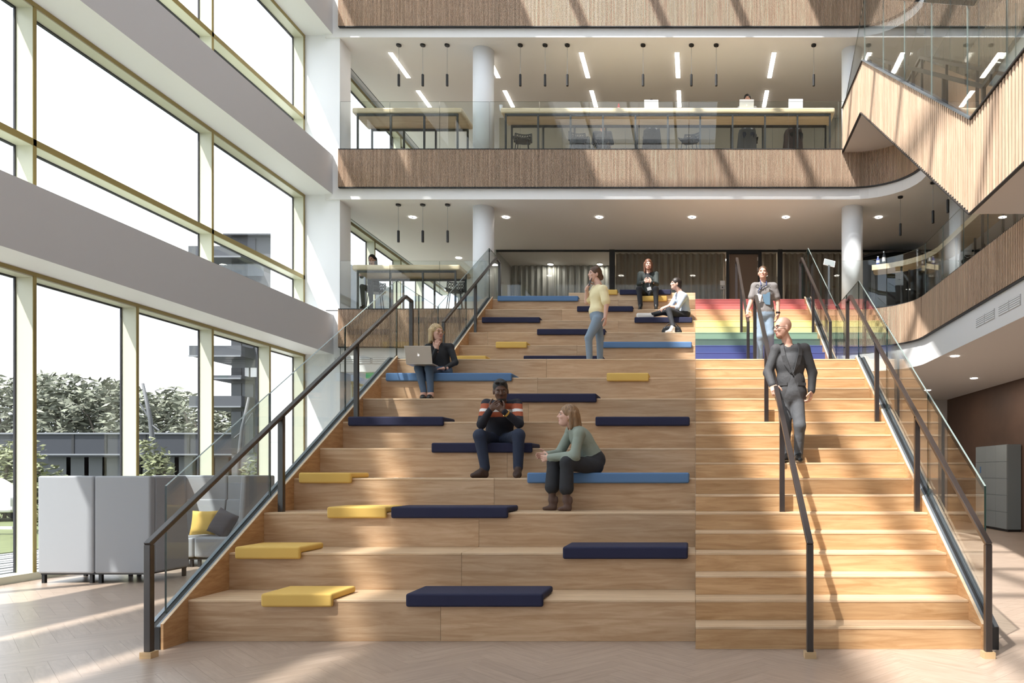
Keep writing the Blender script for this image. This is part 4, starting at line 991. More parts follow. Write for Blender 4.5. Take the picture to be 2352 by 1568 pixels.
# ================================================================ PEOPLE
def unit(v): v = Vector(v); return v.normalized()
class Field:
    """smooth union of round primitives turned into one skin by surface nets"""
    def __init__(s): s.p = []
    def cap(s, a, b, ra, rb, reg, k=0.02): s.p.append(('c', Vector(a), Vector(b), ra, rb, reg, k)); return s
    def ell(s, c, r, M, reg, k=0.02): s.p.append(('e', Vector(c), M, r, None, reg, k)); return s       # M rows: local axes
    def sub(s, c, r, M): s.p.append(('s', Vector(c), M, r, None, -1, 0)); return s
    @staticmethod
    def dist(p, X):
        if p[0] == 'c':
            a, b = np.array(p[1]), np.array(p[2]); ba = b - a; L2 = max(float(ba @ ba), 1e-9)
            t = np.clip(((X - a) @ ba) / L2, 0, 1)
            return np.linalg.norm(X - a - t[..., None] * ba, axis=-1) - (p[3] + (p[4] - p[3]) * t)
        M = np.array(p[2]); q = (X - np.array(p[1])) @ M.T; r = np.array(p[3])
        k0 = np.linalg.norm(q / r, axis=-1); k1 = np.linalg.norm(q / (r * r), axis=-1)
        return k0 * (k0 - 1) / np.maximum(k1, 1e-6)
    def bbox(s, p):
        if p[0] == 'c':
            r = max(p[3], p[4]); lo = np.minimum(p[1], p[2]) - r; hi = np.maximum(p[1], p[2]) + r
        else: r = max(p[3]); lo = np.array(p[1]) - r; hi = np.array(p[1]) + r
        return lo, hi
    def mesh(s, vox):
        bb = [s.bbox(p) for p in s.p if p[0] != 's']
        lo = np.min([b[0] for b in bb], 0) - 3 * vox; hi = np.max([b[1] for b in bb], 0) + 3 * vox
        n = np.ceil((hi - lo) / vox).astype(int) + 1
        f = np.full(n, 1.0, np.float32)
        ax = [lo[i] + vox * np.arange(n[i]) for i in range(3)]
        for p in s.p:
            l, h = s.bbox(p); m = p[6] + 2.5 * vox
            i0 = np.maximum(((l - m - lo) / vox).astype(int), 0); i1 = np.minimum(((h + m - lo) / vox).astype(int) + 2, n)
            sl = tuple(slice(a, b) for a, b in zip(i0, i1))
            G = np.stack(np.meshgrid(ax[0][sl[0]], ax[1][sl[1]], ax[2][sl[2]], indexing='ij'), -1)
            d = s.dist(p, G).astype(np.float32)
            if p[0] == 's': f[sl] = np.maximum(f[sl], -d); continue
            k = max(p[6], 1e-4); g = f[sl]; hh = np.maximum(k - np.abs(g - d), 0) / k
            f[sl] = np.minimum(g, d) - hh * hh * k * 0.25
        S = f < 0
        c = np.zeros(n - 1, np.int8); cs = {}
        for dx in (0, 1):
            for dy in (0, 1):
                for dz in (0, 1):
                    c += S[dx:n[0] - 1 + dx, dy:n[1] - 1 + dy, dz:n[2] - 1 + dz]
        act = (c > 0) & (c < 8); idx = np.full(n - 1, -1, np.int64); I = np.argwhere(act); idx[act] = np.arange(len(I))
        acc = np.zeros((len(I), 3)); cnt = np.zeros(len(I))
        cor = [np.array(o) for o in ((0, 0, 0), (1, 0, 0), (0, 1, 0), (1, 1, 0), (0, 0, 1), (1, 0, 1), (0, 1, 1), (1, 1, 1))]
        val = [f[tuple((I + o).T)] for o in cor]
        for a, b in ((0, 1), (2, 3), (4, 5), (6, 7), (0, 2), (1, 3), (4, 6), (5, 7), (0, 4), (1, 5), (2, 6), (3, 7)):
            va, vb = val[a], val[b]; w = (va < 0) != (vb < 0)
            t = np.where(w, va / np.where(w, va - vb, 1), 0)
            acc += np.where(w[:, None], cor[a] + t[:, None] * (cor[b] - cor[a]), 0); cnt += w
        V = lo + vox * (I + acc / cnt[:, None])
        Fs = []
        for axis in range(3):
            o1, o2 = [(1, 2), (2, 0), (0, 1)][axis]
            A = [slice(None)] * 3; B = [slice(None)] * 3; A[axis] = slice(0, -1); B[axis] = slice(1, None)
            ch = S[tuple(A)] != S[tuple(B)]; E = np.argwhere(ch); E = E[(E[:, o1] > 0) & (E[:, o2] > 0) & (E[:, o1] < n[o1] - 1) & (E[:, o2] < n[o2] - 1)]
            if not len(E): continue
            e1 = np.zeros(3, int); e1[o1] = 1; e2 = np.zeros(3, int); e2[o2] = 1
            q = np.stack([idx[tuple((E - e1 - e2).T)], idx[tuple((E - e2).T)], idx[tuple(E.T)], idx[tuple((E - e1).T)]], 1)
            fl_ = ~S[tuple(E.T)]
            q[fl_] = q[fl_][:, ::-1]; Fs.append(q)
        Fs = np.concatenate(Fs)
        D_ = np.stack([s.dist(p, V) if p[0] != 's' else np.full(len(V), 9.0) for p in s.p], 1)
        am = D_.argmin(1); reg = np.array([p[5] for p in s.p])[am]
        return V, Fs, reg, am
REG = {}
def skin_object(name, blocks, mats, parent=None, paint=None, smooth=True):
    """blocks: list of (Field, voxel); one mesh, a material for each region name"""
    Vs, Fs, Ms = [], [], []; o = 0
    for fd, vox in blocks:
        V, Q, reg, am = fd.mesh(vox)
        if paint: reg = paint(V, reg)
        Vs.append(V); Fs.append(Q + o); o += len(V)
        Ms.append(np.array([list(mats).index(r) for r in reg])[Q[:, 0]] if len(Q) else np.zeros(0, int))
    V = np.concatenate(Vs); Q = np.concatenate(Fs); M = np.concatenate(Ms)
    # even out the seams between garments
    e = np.concatenate([Q[:, [0, 1]], Q[:, [1, 2]], Q[:, [2, 3]], Q[:, [3, 0]]]); fm = np.concatenate([M] * 4); es = np.sort(e, 1)
    od = np.lexsort((es[:, 1], es[:, 0])); es = es[od]; fm = fm[od]
    sm = (es[:-1] == es[1:]).all(1) & (fm[:-1] != fm[1:]); be = es[:-1][sm]
    for _ in range(5):
        if not len(be): break
        acc = np.zeros_like(V); cn = np.zeros(len(V)); 
        for a, b in ((0, 1), (1, 0)):
            np.add.at(acc, be[:, a], V[be[:, b]]); np.add.at(cn, be[:, a], 1)
        w = cn >= 2; V[w] = V[w] * 0.4 + 0.6 * acc[w] / cn[w, None]
    me = bpy.data.meshes.new(name); me.vertices.add(len(V)); me.vertices.foreach_set('co', V.astype(np.float32).ravel())
    me.loops.add(len(Q) * 4); me.loops.foreach_set('vertex_index', Q.astype(np.int32).ravel())
    me.polygons.add(len(Q)); me.polygons.foreach_set('loop_start', np.arange(0, len(Q) * 4, 4, dtype=np.int32)); me.polygons.foreach_set('loop_total', np.full(len(Q), 4, np.int32))
    for m in mats.values(): me.materials.append(MATS[m])
    me.update(calc_edges=True); me.validate()
    me.polygons.foreach_set('material_index', M.astype(np.int32)); me.polygons.foreach_set('use_smooth', np.ones(len(Q), bool))
    me.update()
    return link(name, me, parent)
def frame(fwd, up):
    f = unit(fwd); u = Vector(up); u = (u - f * u.dot(f)).normalized(); r = f.cross(u)      # r: the figure's right
    return r, f, u
def rows(r, f, u): return [tuple(r), tuple(f), tuple(u)]

def add_hand(fd, wrist, dirn, palm, side, curl=0.5, reg='skin', s=1.0, spread=0.0, curls=None):
    """dirn: towards the fingers; palm: the way the palm looks; side +1 right hand, -1 left hand"""
    w = Vector(wrist); d = unit(dirn); n = Vector(palm); n = (n - d * n.dot(d)).normalized(); lat = d.cross(n) * side   # lat: towards the thumb
    fd.cap(w - d * 0.03 * s, w + d * 0.02 * s, 0.026 * s, 0.028 * s, reg, 0.012)
    for q in (-0.026, -0.009, 0.009, 0.026): fd.cap(w + d * 0.015 * s + lat * q * 0.7 * s, w + d * 0.078 * s + lat * q * s, 0.0155 * s, 0.0125 * s, reg, 0.012)
    ln = {0.030: (0.040, 0.025, 0.02), 0.010: (0.045, 0.029, 0.022), -0.010: (0.042, 0.027, 0.021), -0.029: (0.033, 0.020, 0.018)}
    for i, (q, L) in enumerate(ln.items()):
        cu = curls[i] if curls else curl
        p = w + d * 0.082 * s + lat * q * s; ang = 0.0
        for j, l in enumerate(L):
            ang += cu * (0.75 if j == 0 else 1.0)
            dd = d * math.cos(ang) + n * math.sin(ang) + lat * (q * spread * 8)
            e = p + dd.normalized() * l * s; fd.cap(p, e, (0.0088 - j * 0.0007) * s, (0.0082 - j * 0.0008) * s, reg, 0.004); p = e
    p = w + d * 0.022 * s + lat * 0.026 * s
    for j, l in enumerate((0.042, 0.031, 0.024)):
        dd = (d * (0.55 + 0.25 * j) + lat * (0.75 - 0.28 * j) + n * (0.25 + 0.35 * curl * j)).normalized(); e = p + dd * l * s
        fd.cap(p, e, (0.0125 - j * 0.002) * s, (0.0105 - j * 0.002) * s, reg, 0.006); p = e

def head_field(c, fwd, up, s=1.0, jaw=1.0, beard=False):
    r, f, u = frame(fwd, up); M = rows(r, f, u); c = Vector(c); fd = Field()
    def L(a, b, d): return c + (r * a + f * b + u * d) * s
    def e(a, b, d, ra, rb, rd, reg, k=0.012): fd.ell(L(a, b, d), (ra * s, rb * s, rd * s), M, reg, k * s)
    e(0, -0.012, 0.032, 0.076, 0.096, 0.088, 'skin')                    # skull
    e(0, 0.022, -0.035, 0.062 * jaw, 0.072, 0.082, 'skin', 0.02)        # face
    e(0, 0.050, -0.088, 0.036 * jaw, 0.040, 0.030, 'beard' if beard else 'skin', 0.02)   # chin
    e(0, 0.078, 0.026, 0.048, 0.016, 0.014, 'skin', 0.012)              # brow
    fd.cap(L(0, 0.088, 0.012), L(0, 0.107, -0.022), 0.008 * s, 0.0115 * s, 'skin', 0.008 * s)   # nose
    for q in (-1, 1):
        e(q * 0.010, 0.094, -0.027, 0.008, 0.009, 0.007, 'skin', 0.006)
        e(q * 0.036, 0.070, -0.022, 0.022, 0.022, 0.022, 'skin', 0.012)  # cheek
        e(q * 0.077, -0.008, -0.012, 0.010, 0.020, 0.032, 'skin', 0.006) # ear
        fd.sub(L(q * 0.032, 0.101, 0.005), (0.015 * s, 0.0135 * s, 0.0075 * s), M)
    e(0, 0.086, -0.056, 0.024, 0.012, 0.006, 'lip', 0.004); e(0, 0.084, -0.067, 0.020, 0.011, 0.006, 'lip', 0.004)
    return fd, (r, f, u), L
def face_parts(par, L, r, f, u, s, iris='eye_dark', brow='hair_dark'):
    for q in (-1, 1):
        mb = MB(); mb.ball((0, 0, 0), (0.0115 * s, 0.009 * s, 0.0055 * s), 10, 6); M = Matrix((r, f, u)).transposed()
        o = mb.build('eye', 'eye_white', par, smooth=True); o.matrix_local = Matrix.Translation(L(q * 0.032, 0.0825, 0.004)) @ M.to_4x4()
        o2 = MB().ball((0, 0.0055 * s, 0), 0.0052 * s, 8, 6).build('iris', iris, o, smooth=True)
        mb = MB(); mb.tube([(-0.017 * s, -0.004 * s, -0.003 * s), (0, 0.004 * s, 0.002 * s), (0.017 * s, -0.004 * s, -0.002 * s)], 0.003 * s, 5, rr=[0.002 * s, 0.0036 * s, 0.002 * s])
        o3 = mb.build('eyebrow', brow, par, smooth=True); o3.matrix_local = Matrix.Translation(L(q * 0.032, 0.091, 0.026)) @ M.to_4x4()
for nme, c, ro in (('skin_fair', (0.62, 0.36, 0.27), .5), ('skin_pale', (0.66, 0.41, 0.32), .5), ('skin_dark', (0.105, 0.050, 0.030), .45), ('lip_fair', (0.48, 0.19, 0.16), .45), ('lip_dark', (0.12, 0.045, 0.035), .45),
                   ('eye_white', (0.42, 0.40, 0.38), .4), ('eye_dark', (0.02, 0.012, 0.01), .2), ('hair_dark', (0.022, 0.014, 0.010), .55), ('hair_black', (0.008, 0.007, 0.007), .6), ('hair_blond', (0.46, 0.32, 0.15), .5), ('hair_brown', (0.085, 0.042, 0.020), .5), ('hair_light_brown', (0.23, 0.13, 0.06), .5), ('hair_auburn', (0.12, 0.045, 0.020), .5), ('stubble', (0.40, 0.21, 0.14), .6),
                   ('cloth_black', (0.016, 0.017, 0.020), .8), ('cloth_charcoal', (0.045, 0.045, 0.048), .75), ('cloth_tee', (0.07, 0.072, 0.078), .8), ('denim_blue', (0.075, 0.115, 0.18), .85), ('denim_dark', (0.020, 0.030, 0.060), .85), ('denim_light', (0.22, 0.29, 0.37), .85), ('denim_black', (0.020, 0.021, 0.025), .85), ('denim_grey', (0.075, 0.078, 0.085), .85),
                   ('knit_navy', (0.016, 0.017, 0.026), .9), ('stripe_rust', (0.36, 0.085, 0.035), .9), ('stripe_white', (0.72, 0.70, 0.68), .9), ('blouse_green', (0.24, 0.28, 0.235), .7), ('blouse_cream', (0.82, 0.72, 0.44), .75), ('tee_grey', (0.20, 0.185, 0.18), .85), ('shirt_blue', (0.42, 0.47, 0.55), .8), ('blazer_green', (0.028, 0.036, 0.033), .8), ('shirt_white', (0.62, 0.63, 0.66), .8),
                   ('boot_brown', (0.045, 0.022, 0.015), .6), ('boot_taupe', (0.11, 0.065, 0.05), .8), ('sneaker_white', (0.75, 0.73, 0.70), .6), ('shoe_black', (0.012, 0.012, 0.012), .3), ('sandal_brown', (0.16, 0.07, 0.035), .6), ('gold', (0.7, 0.45, 0.12), .25), ('lanyard_blue', (0.03, 0.05, 0.16), .7), ('print_blue', (0.10, 0.18, 0.26), .8), ('bag_black', (0.014, 0.015, 0.017), .35)):
    mat(nme, c, ro, 0.8 if nme == 'gold' else 0.0, bump=0.32 if nme.split('_')[0] in ('denim', 'knit', 'cloth', 'blouse', 'tee', 'shirt', 'blazer', 'hair') else 0, bscale=70 if nme.startswith('hair') else 13, bdist=0.006 if nme.startswith('hair') else 0.03, var=0.35 if nme.startswith('hair') else 0.0)

def strand_mat(name, c):
    m, t, b = bsdf(name); N = t.nodes; L = t.links
    tc_ = N.new('ShaderNodeTexCoord'); mp_ = N.new('ShaderNodeMapping'); mp_.inputs['Scale'].default_value = (95, 95, 7); n = N.new('ShaderNodeTexNoise'); n.inputs['Scale'].default_value = 1.0; n.inputs['Detail'].default_value = 3
    r = N.new('ShaderNodeValToRGB'); r.color_ramp.elements[0].position = 0.3; r.color_ramp.elements[1].position = 0.7
    r.color_ramp.elements[0].color = (*[q * 0.5 for q in c], 1); r.color_ramp.elements[1].color = (*[min(1, q * 1.45) for q in c], 1)
    bp = N.new('ShaderNodeBump'); bp.inputs['Strength'].default_value = 0.5; bp.inputs['Distance'].default_value = 0.004
    L.new(tc_.outputs['Object'], mp_.inputs[0]); L.new(mp_.outputs[0], n.inputs['Vector']); L.new(n.outputs['Fac'], r.inputs[0]); L.new(r.outputs[0], b.inputs['Base Color'])
    L.new(n.outputs['Fac'], bp.inputs['Height']); L.new(bp.outputs[0], b.inputs['Normal']); b.inputs['Roughness'].default_value = 0.5
for nme, c in dict(hair_dark=(0.022, 0.014, 0.010), hair_blond=(0.46, 0.33, 0.17), hair_brown=(0.085, 0.042, 0.020), hair_light_brown=(0.24, 0.14, 0.07), hair_auburn=(0.12, 0.045, 0.020)).items(): strand_mat(nme, c)
def torso(fd, J, reg='top', preg='pants', w=1.0, dp=1.0, sk=0.03, neck='skin', loose=0.0):
    """J: pelvis, chest, neck, sl, sr (image-independent left/right shoulders), hl, hr"""
    pe, ch, nk = J['pelvis'], J['chest'], J['neck']
    sr = J['sr'] - J['sl']; upv = (ch - pe).normalized(); side = (sr - upv * sr.dot(upv)).normalized(); fw = upv.cross(side)
    sd2 = (J['hr'] - J['hl']); M = rows(side, fw, upv); J['_tor'] = (pe.copy(), side, fw, upv)
    hs_ = (sd2 - upv * sd2.dot(upv)).normalized() if sd2.length > 0.01 else side
    fd.ell(pe + upv * 0.02, ((0.165 + loose) * w, (0.115 + loose) * dp, 0.12), rows(hs_, upv.cross(hs_), upv), preg, sk)
    mid = pe.lerp(ch, 0.45)
    fd.ell(mid, ((0.150 + loose) * w, (0.108 + loose) * dp, 0.17), M, reg, sk)
    fd.ell(ch + upv * 0.0, ((0.170 + loose) * w, (0.115 + loose) * dp, 0.17), M, reg, 0.04)
    base = ch.lerp(nk, 0.66)
    for q in ('sl', 'sr'): fd.cap(base, J[q], 0.056 * w + loose * 0.5, 0.058 + loose, reg, 0.035)
    fd.cap(base, nk, 0.058, 0.054, neck, 0.015); fd.cap(nk, J['head'] - (J['hup'] * 0.05), 0.053, 0.055, neck, 0.015)
def arm(fd, a, b, c, reg='top', freg=None, r=(0.056, 0.046, 0.045, 0.033), k=0.02):
    fd.cap(a, b, r[0], r[1], reg, k); fd.cap(b, c, r[2], r[3], freg or reg, k)
def leg(fd, h, k_, a, reg='pants', r=(0.088, 0.062, 0.060, 0.045), kk=0.025):
    fd.cap(h, k_, r[0], r[1], reg, kk); fd.cap(k_, a, r[2], r[3], reg, kk)
def shoe(fd, ankle, toe, sole_z, reg='shoe', w=0.042, ank='shoe'):
    a = Vector(ankle); t = Vector(toe); heel = Vector((a.x, a.y, sole_z + 0.035)) - (t - a).normalized() * 0.03; heel.z = sole_z + 0.036
    tip = Vector((t.x, t.y, sole_z + 0.028)); mid = heel.lerp(tip, 0.55); mid.z = sole_z + 0.042
    fd.cap(a, heel, 0.040, 0.038, ank, 0.02); fd.cap(heel, mid, 0.038, w, reg, 0.015); fd.cap(mid, tip, w, 0.030, reg, 0.015); fd.cap(a, mid, 0.038, 0.036, ank, 0.02)
def person(label, J, mats, build, paint=None, hair=None, extra=None, hs=1.0, fwd=(0, -1, 0), up=(0, 0, 1), beard=False, jaw=1.0, vox=0.0085, face=True, brow='hair_dark', cat='person'):
    J = {k: Vector(v) for k, v in J.items()}; J['hup'] = unit(up)
    base = Vector((J['pelvis'].x, J['pelvis'].y, min(v.z for v in J.values() if v.length > 1.5) - 0.02))
    t = thing('person', label, cat)
    body = Field(); hands = Field(); build(J, body, hands)
    hf, fr, L = head_field(J['head'], fwd, up, hs, jaw, beard)
    bl = [(body, vox), (hf, 0.0065)] + ([(hands, 0.0048)] if hands.p else [])
    pf = (lambda V, reg: paint(J, V, reg)) if paint else None
    b = skin_object('body', bl, mats, t, pf)
    if face: face_parts(t, L, *fr, hs, brow=brow)
    if hair:
        hd = Field(); hair(hd, L, fr, hs, J); skin_object('hair', [(hd, 0.0075)], {'hair': mats['_hair']}, t)
    if extra: extra(t, J, L, fr)
    return t
def Ms(**kw):
    d = dict(skin='skin_fair', lip='lip_fair', beard='stubble', top='cloth_black', pants='denim_blue', shoe='shoe_black'); hair = kw.pop('hair', 'hair_dark'); d.update(kw); d['_hair'] = hair; return d
def hair_cap(hd, L, fr, s, J, back=0.0, vol=1.0, front=0.03):
    M = rows(*fr)
    hd.ell(L(0, -0.020, 0.040), (0.083 * s * vol, 0.102 * s * vol, 0.094 * s * vol), M, 'hair', 0.01)
    hd.ell(L(0, -0.055, -0.01), (0.070 * s * vol, 0.060 * s * vol, 0.075 * s), M, 'hair', 0.02)
    hd.sub(L(0, 0.10, front - 0.07), (0.085 * s, 0.078 * s, 0.098 * s), M)
    for q in (-1, 1): hd.sub(L(q * 0.085, 0.03, -0.045), (0.03 * s, 0.045 * s, 0.055 * s), M)
# ---- woman with the laptop (bench 8)
def b_laptop(J, fd, hd):
    torso(fd, J, 'top', 'pants', 0.90, 0.92)
    arm(fd, J['sr'], J['er'], J['wr'], r=(0.050, 0.042, 0.040, 0.030)); arm(fd, J['sl'], J['el'], J['wl'], r=(0.050, 0.042, 0.040, 0.030))
    leg(fd, J['hr'], J['kr'], J['ar'], r=(0.088, 0.060, 0.058, 0.042)); leg(fd, J['hl'], J['kl'], J['al'], r=(0.088, 0.060, 0.058, 0.042))
    for q in 'rl':
        fd.cap(J['a' + q], J['a' + q] + Vector((0, 0, -0.05)), 0.036, 0.036, 'skin', 0.01)
        shoe(fd, J['a' + q] + Vector((0, 0, -0.05)), J['t' + q], zk(7), 'shoe', 0.036, 'skin')
    add_hand(hd, J['wr'], (0.15, -0.35, 1), (0.2, 1, 0.1), 1, 0.55, 'skin', 0.92, 0.12)
    add_hand(hd, J['wl'], (-0.9, -0.5, -0.15), (0, 0, -1), -1, 0.25, 'skin', 0.92)
def h_bob(hd, L, fr, s, J):
    hair_cap(hd, L, fr, s, J, vol=1.02)
    for a, b, z0, z1, r in ((0.074, -0.005, 0.03, -0.115, 0.026), (-0.074, -0.005, 0.03, -0.115, 0.026), (0.07, -0.05, 0.03, -0.13, 0.032), (-0.07, -0.05, 0.03, -0.13, 0.032), (0.035, -0.085, 0.02, -0.13, 0.036), (-0.035, -0.085, 0.02, -0.13, 0.036)):
        hd.cap(L(a, b, z0), L(a * 1.05, b, z1), r * s, r * 0.75 * s, 'hair', 0.015)
def x_glasses(m='gold'):
    def fn(t, J, L, fr):
        g = MB(); 
        for q in (-1, 1):
            pts = [L(q * 0.034 + 0.022 * math.cos(a), 0.098, 0.002 + 0.016 * math.sin(a)) for a in [2 * PI * i / 12 for i in range(13)]]
            g.tube(pts, 0.0022, 5); g.tube([L(q * 0.056, 0.096, 0.006), L(q * 0.082, 0.0, 0.004)], 0.0022, 5)
        g.tube([L(-0.012, 0.1, 0.006), L(0.012, 0.1, 0.006)], 0.0022, 5); g.build('glasses', m, t, kind='stuff')
    return fn
d = 10.98
J = dict(pelvis=P(1016, 856, 11.02), chest=P(1008, 815, 11.02), neck=P(1005, 784, 10.98), head=P(1003, 764, 10.95), sr=P(984, 798, 10.98), sl=P(1034, 797, 11.04),
         er=P(988, 836, 10.78), wr=P(1003, 802, 10.72), el=P(1046, 832, 10.95), wl=P(1022, 846, 10.72), hr=P(1003, 860, 10.97), hl=P(1025, 860, 11.0),
         kr=P(962, 846, 10.58), kl=P(986, 846, 10.56), ar=P(973, 898, 10.50), al=P(989, 898, 10.49), tr=P(970, 0, 10.30), tl=P(985, 0, 10.28))
person('seated woman with blond bob, black sweater and jeans, laptop on her knees', J, Ms(top='cloth_black', pants='denim_blue', shoe='shoe_black', hair='hair_blond'), b_laptop, hair=h_bob, extra=x_glasses(), fwd=(0.80, -0.58, 0.02), up=(0.02, 0, 1), hs=1.03, brow='hair_light_brown')
lp = laptop(P(970, 839, 10.50), PI + 0.02, 'silver laptop open on the knees of the blond woman', 'silver', 108, 0.36, 0.24)

# ---- man in the striped sweater (bench 5)
def b_striped(J, fd, hd):
    torso(fd, J, 'top', 'pants', 1.12, 1.1)
    for q in 'rl':
        arm(fd, J['s' + q], J['e' + q], J['w' + q], r=(0.066, 0.054, 0.052, 0.036)); leg(fd, J['h' + q], J['k' + q], J['a' + q], r=(0.100, 0.073, 0.072, 0.055))
        shoe(fd, J['a' + q], J['t' + q], zk(4), 'shoe', 0.046)
    add_hand(hd, J['wr'], (0.75, -0.3, 0.62), (0.35, 0.85, 0.3), 1, 0.75, 'skin', 1.05)
    add_hand(hd, J['wl'], (-0.72, -0.25, 0.62), (-0.35, 0.8, 0.3), -1, 0.85, 'skin', 1.05)
def p_striped(J, V, reg):
    pe, sd_, fw, up = J['_tor']; reg = np.array(reg, dtype=object)
    z = V[:, 2]
    rust = [(1.471 - (y1 - VY) * 9.0 / F, 1.471 - (y0 - VY) * 9.0 / F) for y0, y1 in ((926, 939), (946, 957))]
    wz = (1.471 - (946 - VY) * 9.0 / F, 1.471 - (939 - VY) * 9.0 / F)
    elb = min(J['er'].z, J['el'].z)
    isarm = (np.linalg.norm(V - np.array(J['wr']), axis=1) < 0.27) | (np.linalg.norm(V - np.array(J['wl']), axis=1) < 0.27)
    t = (reg == 'top')
    near = np.zeros(len(V), bool)
    for e, w in (('er', 'wr'), ('el', 'wl')):
        a, b = np.array(J[e]), np.array(J[w]); ba = b - a; q = np.clip(((V - a) @ ba) / (ba @ ba), 0, 1)
        near |= (np.linalg.norm(V - a - q[:, None] * ba, axis=1) < 0.075) & (q > 0.12)
    for lo, hi in rust: reg[t & ~near & (z > lo) & (z < hi)] = 'rust'
    reg[t & ~near & (z > wz[0]) & (z < wz[1])] = 'whitestripe'
    return reg
def h_short(hd, L, fr, s, J): hair_cap(hd, L, fr, s, J, vol=0.985, front=0.018)
def x_striped(t, J, L, fr):
    r, f, u = fr; w = J['wl']; ax = (J['el'] - J['wl']).normalized(); c = w + ax * 0.035
    mb = MB(); mb.tube([c - ax * 0.010, c + ax * 0.010], 0.0435, 16); mb.build('wristwatch', 'gold', t, smooth=False)
    for q in (-1, 1): 
        mb = MB(); mb.ball((0, 0, 0), (0.030, 0.010, 0.020), 12, 8); o = mb.build('sunglass_lens', 'shoe_black', t, smooth=True); o.matrix_local = Matrix.Translation(L(q * 0.034, 0.072, 0.098)) @ Matrix((r, f, u)).transposed().to_4x4()
    MB().tube([L(-0.07, 0.02, 0.10), L(0, 0.078, 0.104), L(0.07, 0.02, 0.10)], 0.005, 6).build('sunglass_bridge', 'shoe_black', t)
    # short beard
    bd = Field(); M = rows(r, f, u); bd.ell(L(0, 0.045, -0.088), (0.052, 0.052, 0.040), M, 'hair', 0.01); bd.ell(L(0, 0.088, -0.046), (0.028, 0.012, 0.006), M, 'hair', 0.004)
    bd.sub(L(0, 0.098, -0.060), (0.024, 0.022, 0.010), M); skin_object('beard', [(bd, 0.006)], {'hair': 'hair_black'}, t)
J = dict(pelvis=P(1146, 1012, 9.30), chest=P(1150, 958, 9.16), neck=P(1152, 918, 9.02), head=P(1150, 897, 8.94), sr=P(1118, 928, 9.10), sl=P(1187, 928, 9.12),
         er=P(1106, 974, 8.80), wr=P(1126, 941, 8.68), el=P(1192, 972, 8.82), wl=P(1158, 945, 8.68), hr=P(1132, 1014, 9.20), hl=P(1166, 1014, 9.20),
         kr=P(1102, 1000, 8.74), kl=P(1191, 999, 8.76), ar=P(1114, 1073, 8.76), al=P(1190, 1073, 8.74), tr=P(1086, 0, 8.66), tl=P(1186, 0, 8.54))
person('seated man in a dark sweater with rust and white stripes, hands clasped before his chin', J, Ms(skin='skin_dark', lip='lip_dark', beard='skin_dark', top='knit_navy', rust='stripe_rust', whitestripe='stripe_white', pants='denim_dark', shoe='boot_brown', hair='hair_black'), b_striped, p_striped, h_short, x_striped, fwd=(0.28, -0.93, -0.24), up=(-0.08, 0.0, 1), hs=1.06, jaw=1.08, brow='hair_black')

# ---- woman in the green blouse (bench 4)
def b_green(J, fd, hd):
    torso(fd, J, 'top', 'pants', 0.92, 1.0, loose=0.008)
    for q in 'rl':
        arm(fd, J['s' + q], J['e' + q], J['w' + q], r=(0.058, 0.056, 0.060, 0.040))
        leg(fd, J['h' + q], J['k' + q], J['a' + q], r=(0.100, 0.074, 0.070, 0.078))
        z = zk(3); a = Vector((J['a' + q].x, J['a' + q].y, z + 0.115)); fd.cap(J['a' + q], a, 0.045, 0.036, 'shoe', 0.0)
        fd.cap(a, Vector((J['t' + q].x + 0.08, a.y, z + 0.035)), 0.036, 0.034, 'shoe', 0.02); fd.cap(Vector((J['t' + q].x + 0.09, a.y, z + 0.032)), Vector((J['t' + q].x, J['t' + q].y, z + 0.022)), 0.034, 0.020, 'shoe', 0.02)
        fd.cap(Vector((a.x + 0.045, a.y, a.z + 0.02)), Vector((a.x + 0.04, a.y, z + 0.008)), 0.020, 0.010, 'shoe', 0.012); fd.cap(a, Vector((a.x + 0.04, a.y, a.z - 0.01)), 0.036, 0.026, 'shoe', 0.015)
    add_hand(hd, J['wl'], (-0.95, 0.22, -0.15), (0.1, 1, 0.1), -1, 0.6, 'skin', 0.92); add_hand(hd, J['wr'], (-0.95, -0.2, -0.12), (0.1, -1, 0.0), 1, 0.6, 'skin', 0.92)
def h_long(hd, L, fr, s, J):
    hair_cap(hd, L, fr, s, J, vol=1.03)
    for a, b, z0, z1, r, bx in ((0.072, -0.02, 0.04, -0.13, 0.030, -0.02), (-0.072, -0.02, 0.04, -0.13, 0.030, -0.02), (0.068, -0.06, 0.03, -0.17, 0.036, -0.05), (-0.068, -0.06, 0.03, -0.17, 0.036, -0.05), (0.03, -0.095, 0.02, -0.20, 0.038, -0.07), (-0.03, -0.095, 0.02, -0.20, 0.038, -0.07), (0, -0.09, 0.02, -0.2, 0.036, -0.06)):
        hd.cap(L(a, b, z0), L(a * 1.05, b + bx, z1), r * s, r * 0.7 * s, 'hair', 0.015)
def x_green(t, J, L, fr):
    for q in (-1,): 
        pts = [L(q * 0.084, -0.006 + 0.010 * math.sin(a), -0.052 + 0.012 * math.cos(a)) for a in [2 * PI * i / 10 for i in range(11)]]; MB().tube(pts, 0.002, 5).build('earring', 'gold', t)
J = dict(pelvis=P(1368, 1060, 8.50), chest=P(1336, 1010, 8.45), neck=P(1316, 975, 8.42), head=P(1304, 955, 8.40), sl=P(1330, 996, 8.27), sr=P(1312, 990, 8.60),
         el=P(1320, 1047, 8.18), wl=P(1264, 1050, 8.27), er=P(1284, 1043, 8.52), wr=P(1258, 1044, 8.38), hl=P(1366, 1070, 8.40), hr=P(1362, 1068, 8.58),
         kl=P(1302, 1064, 8.17), kr=P(1272, 1062, 8.32), al=P(1301, 1121, 8.12), ar=P(1268, 1118, 8.24), tl=P(1285, 0, 8.08), tr=P(1250, 0, 8.20))
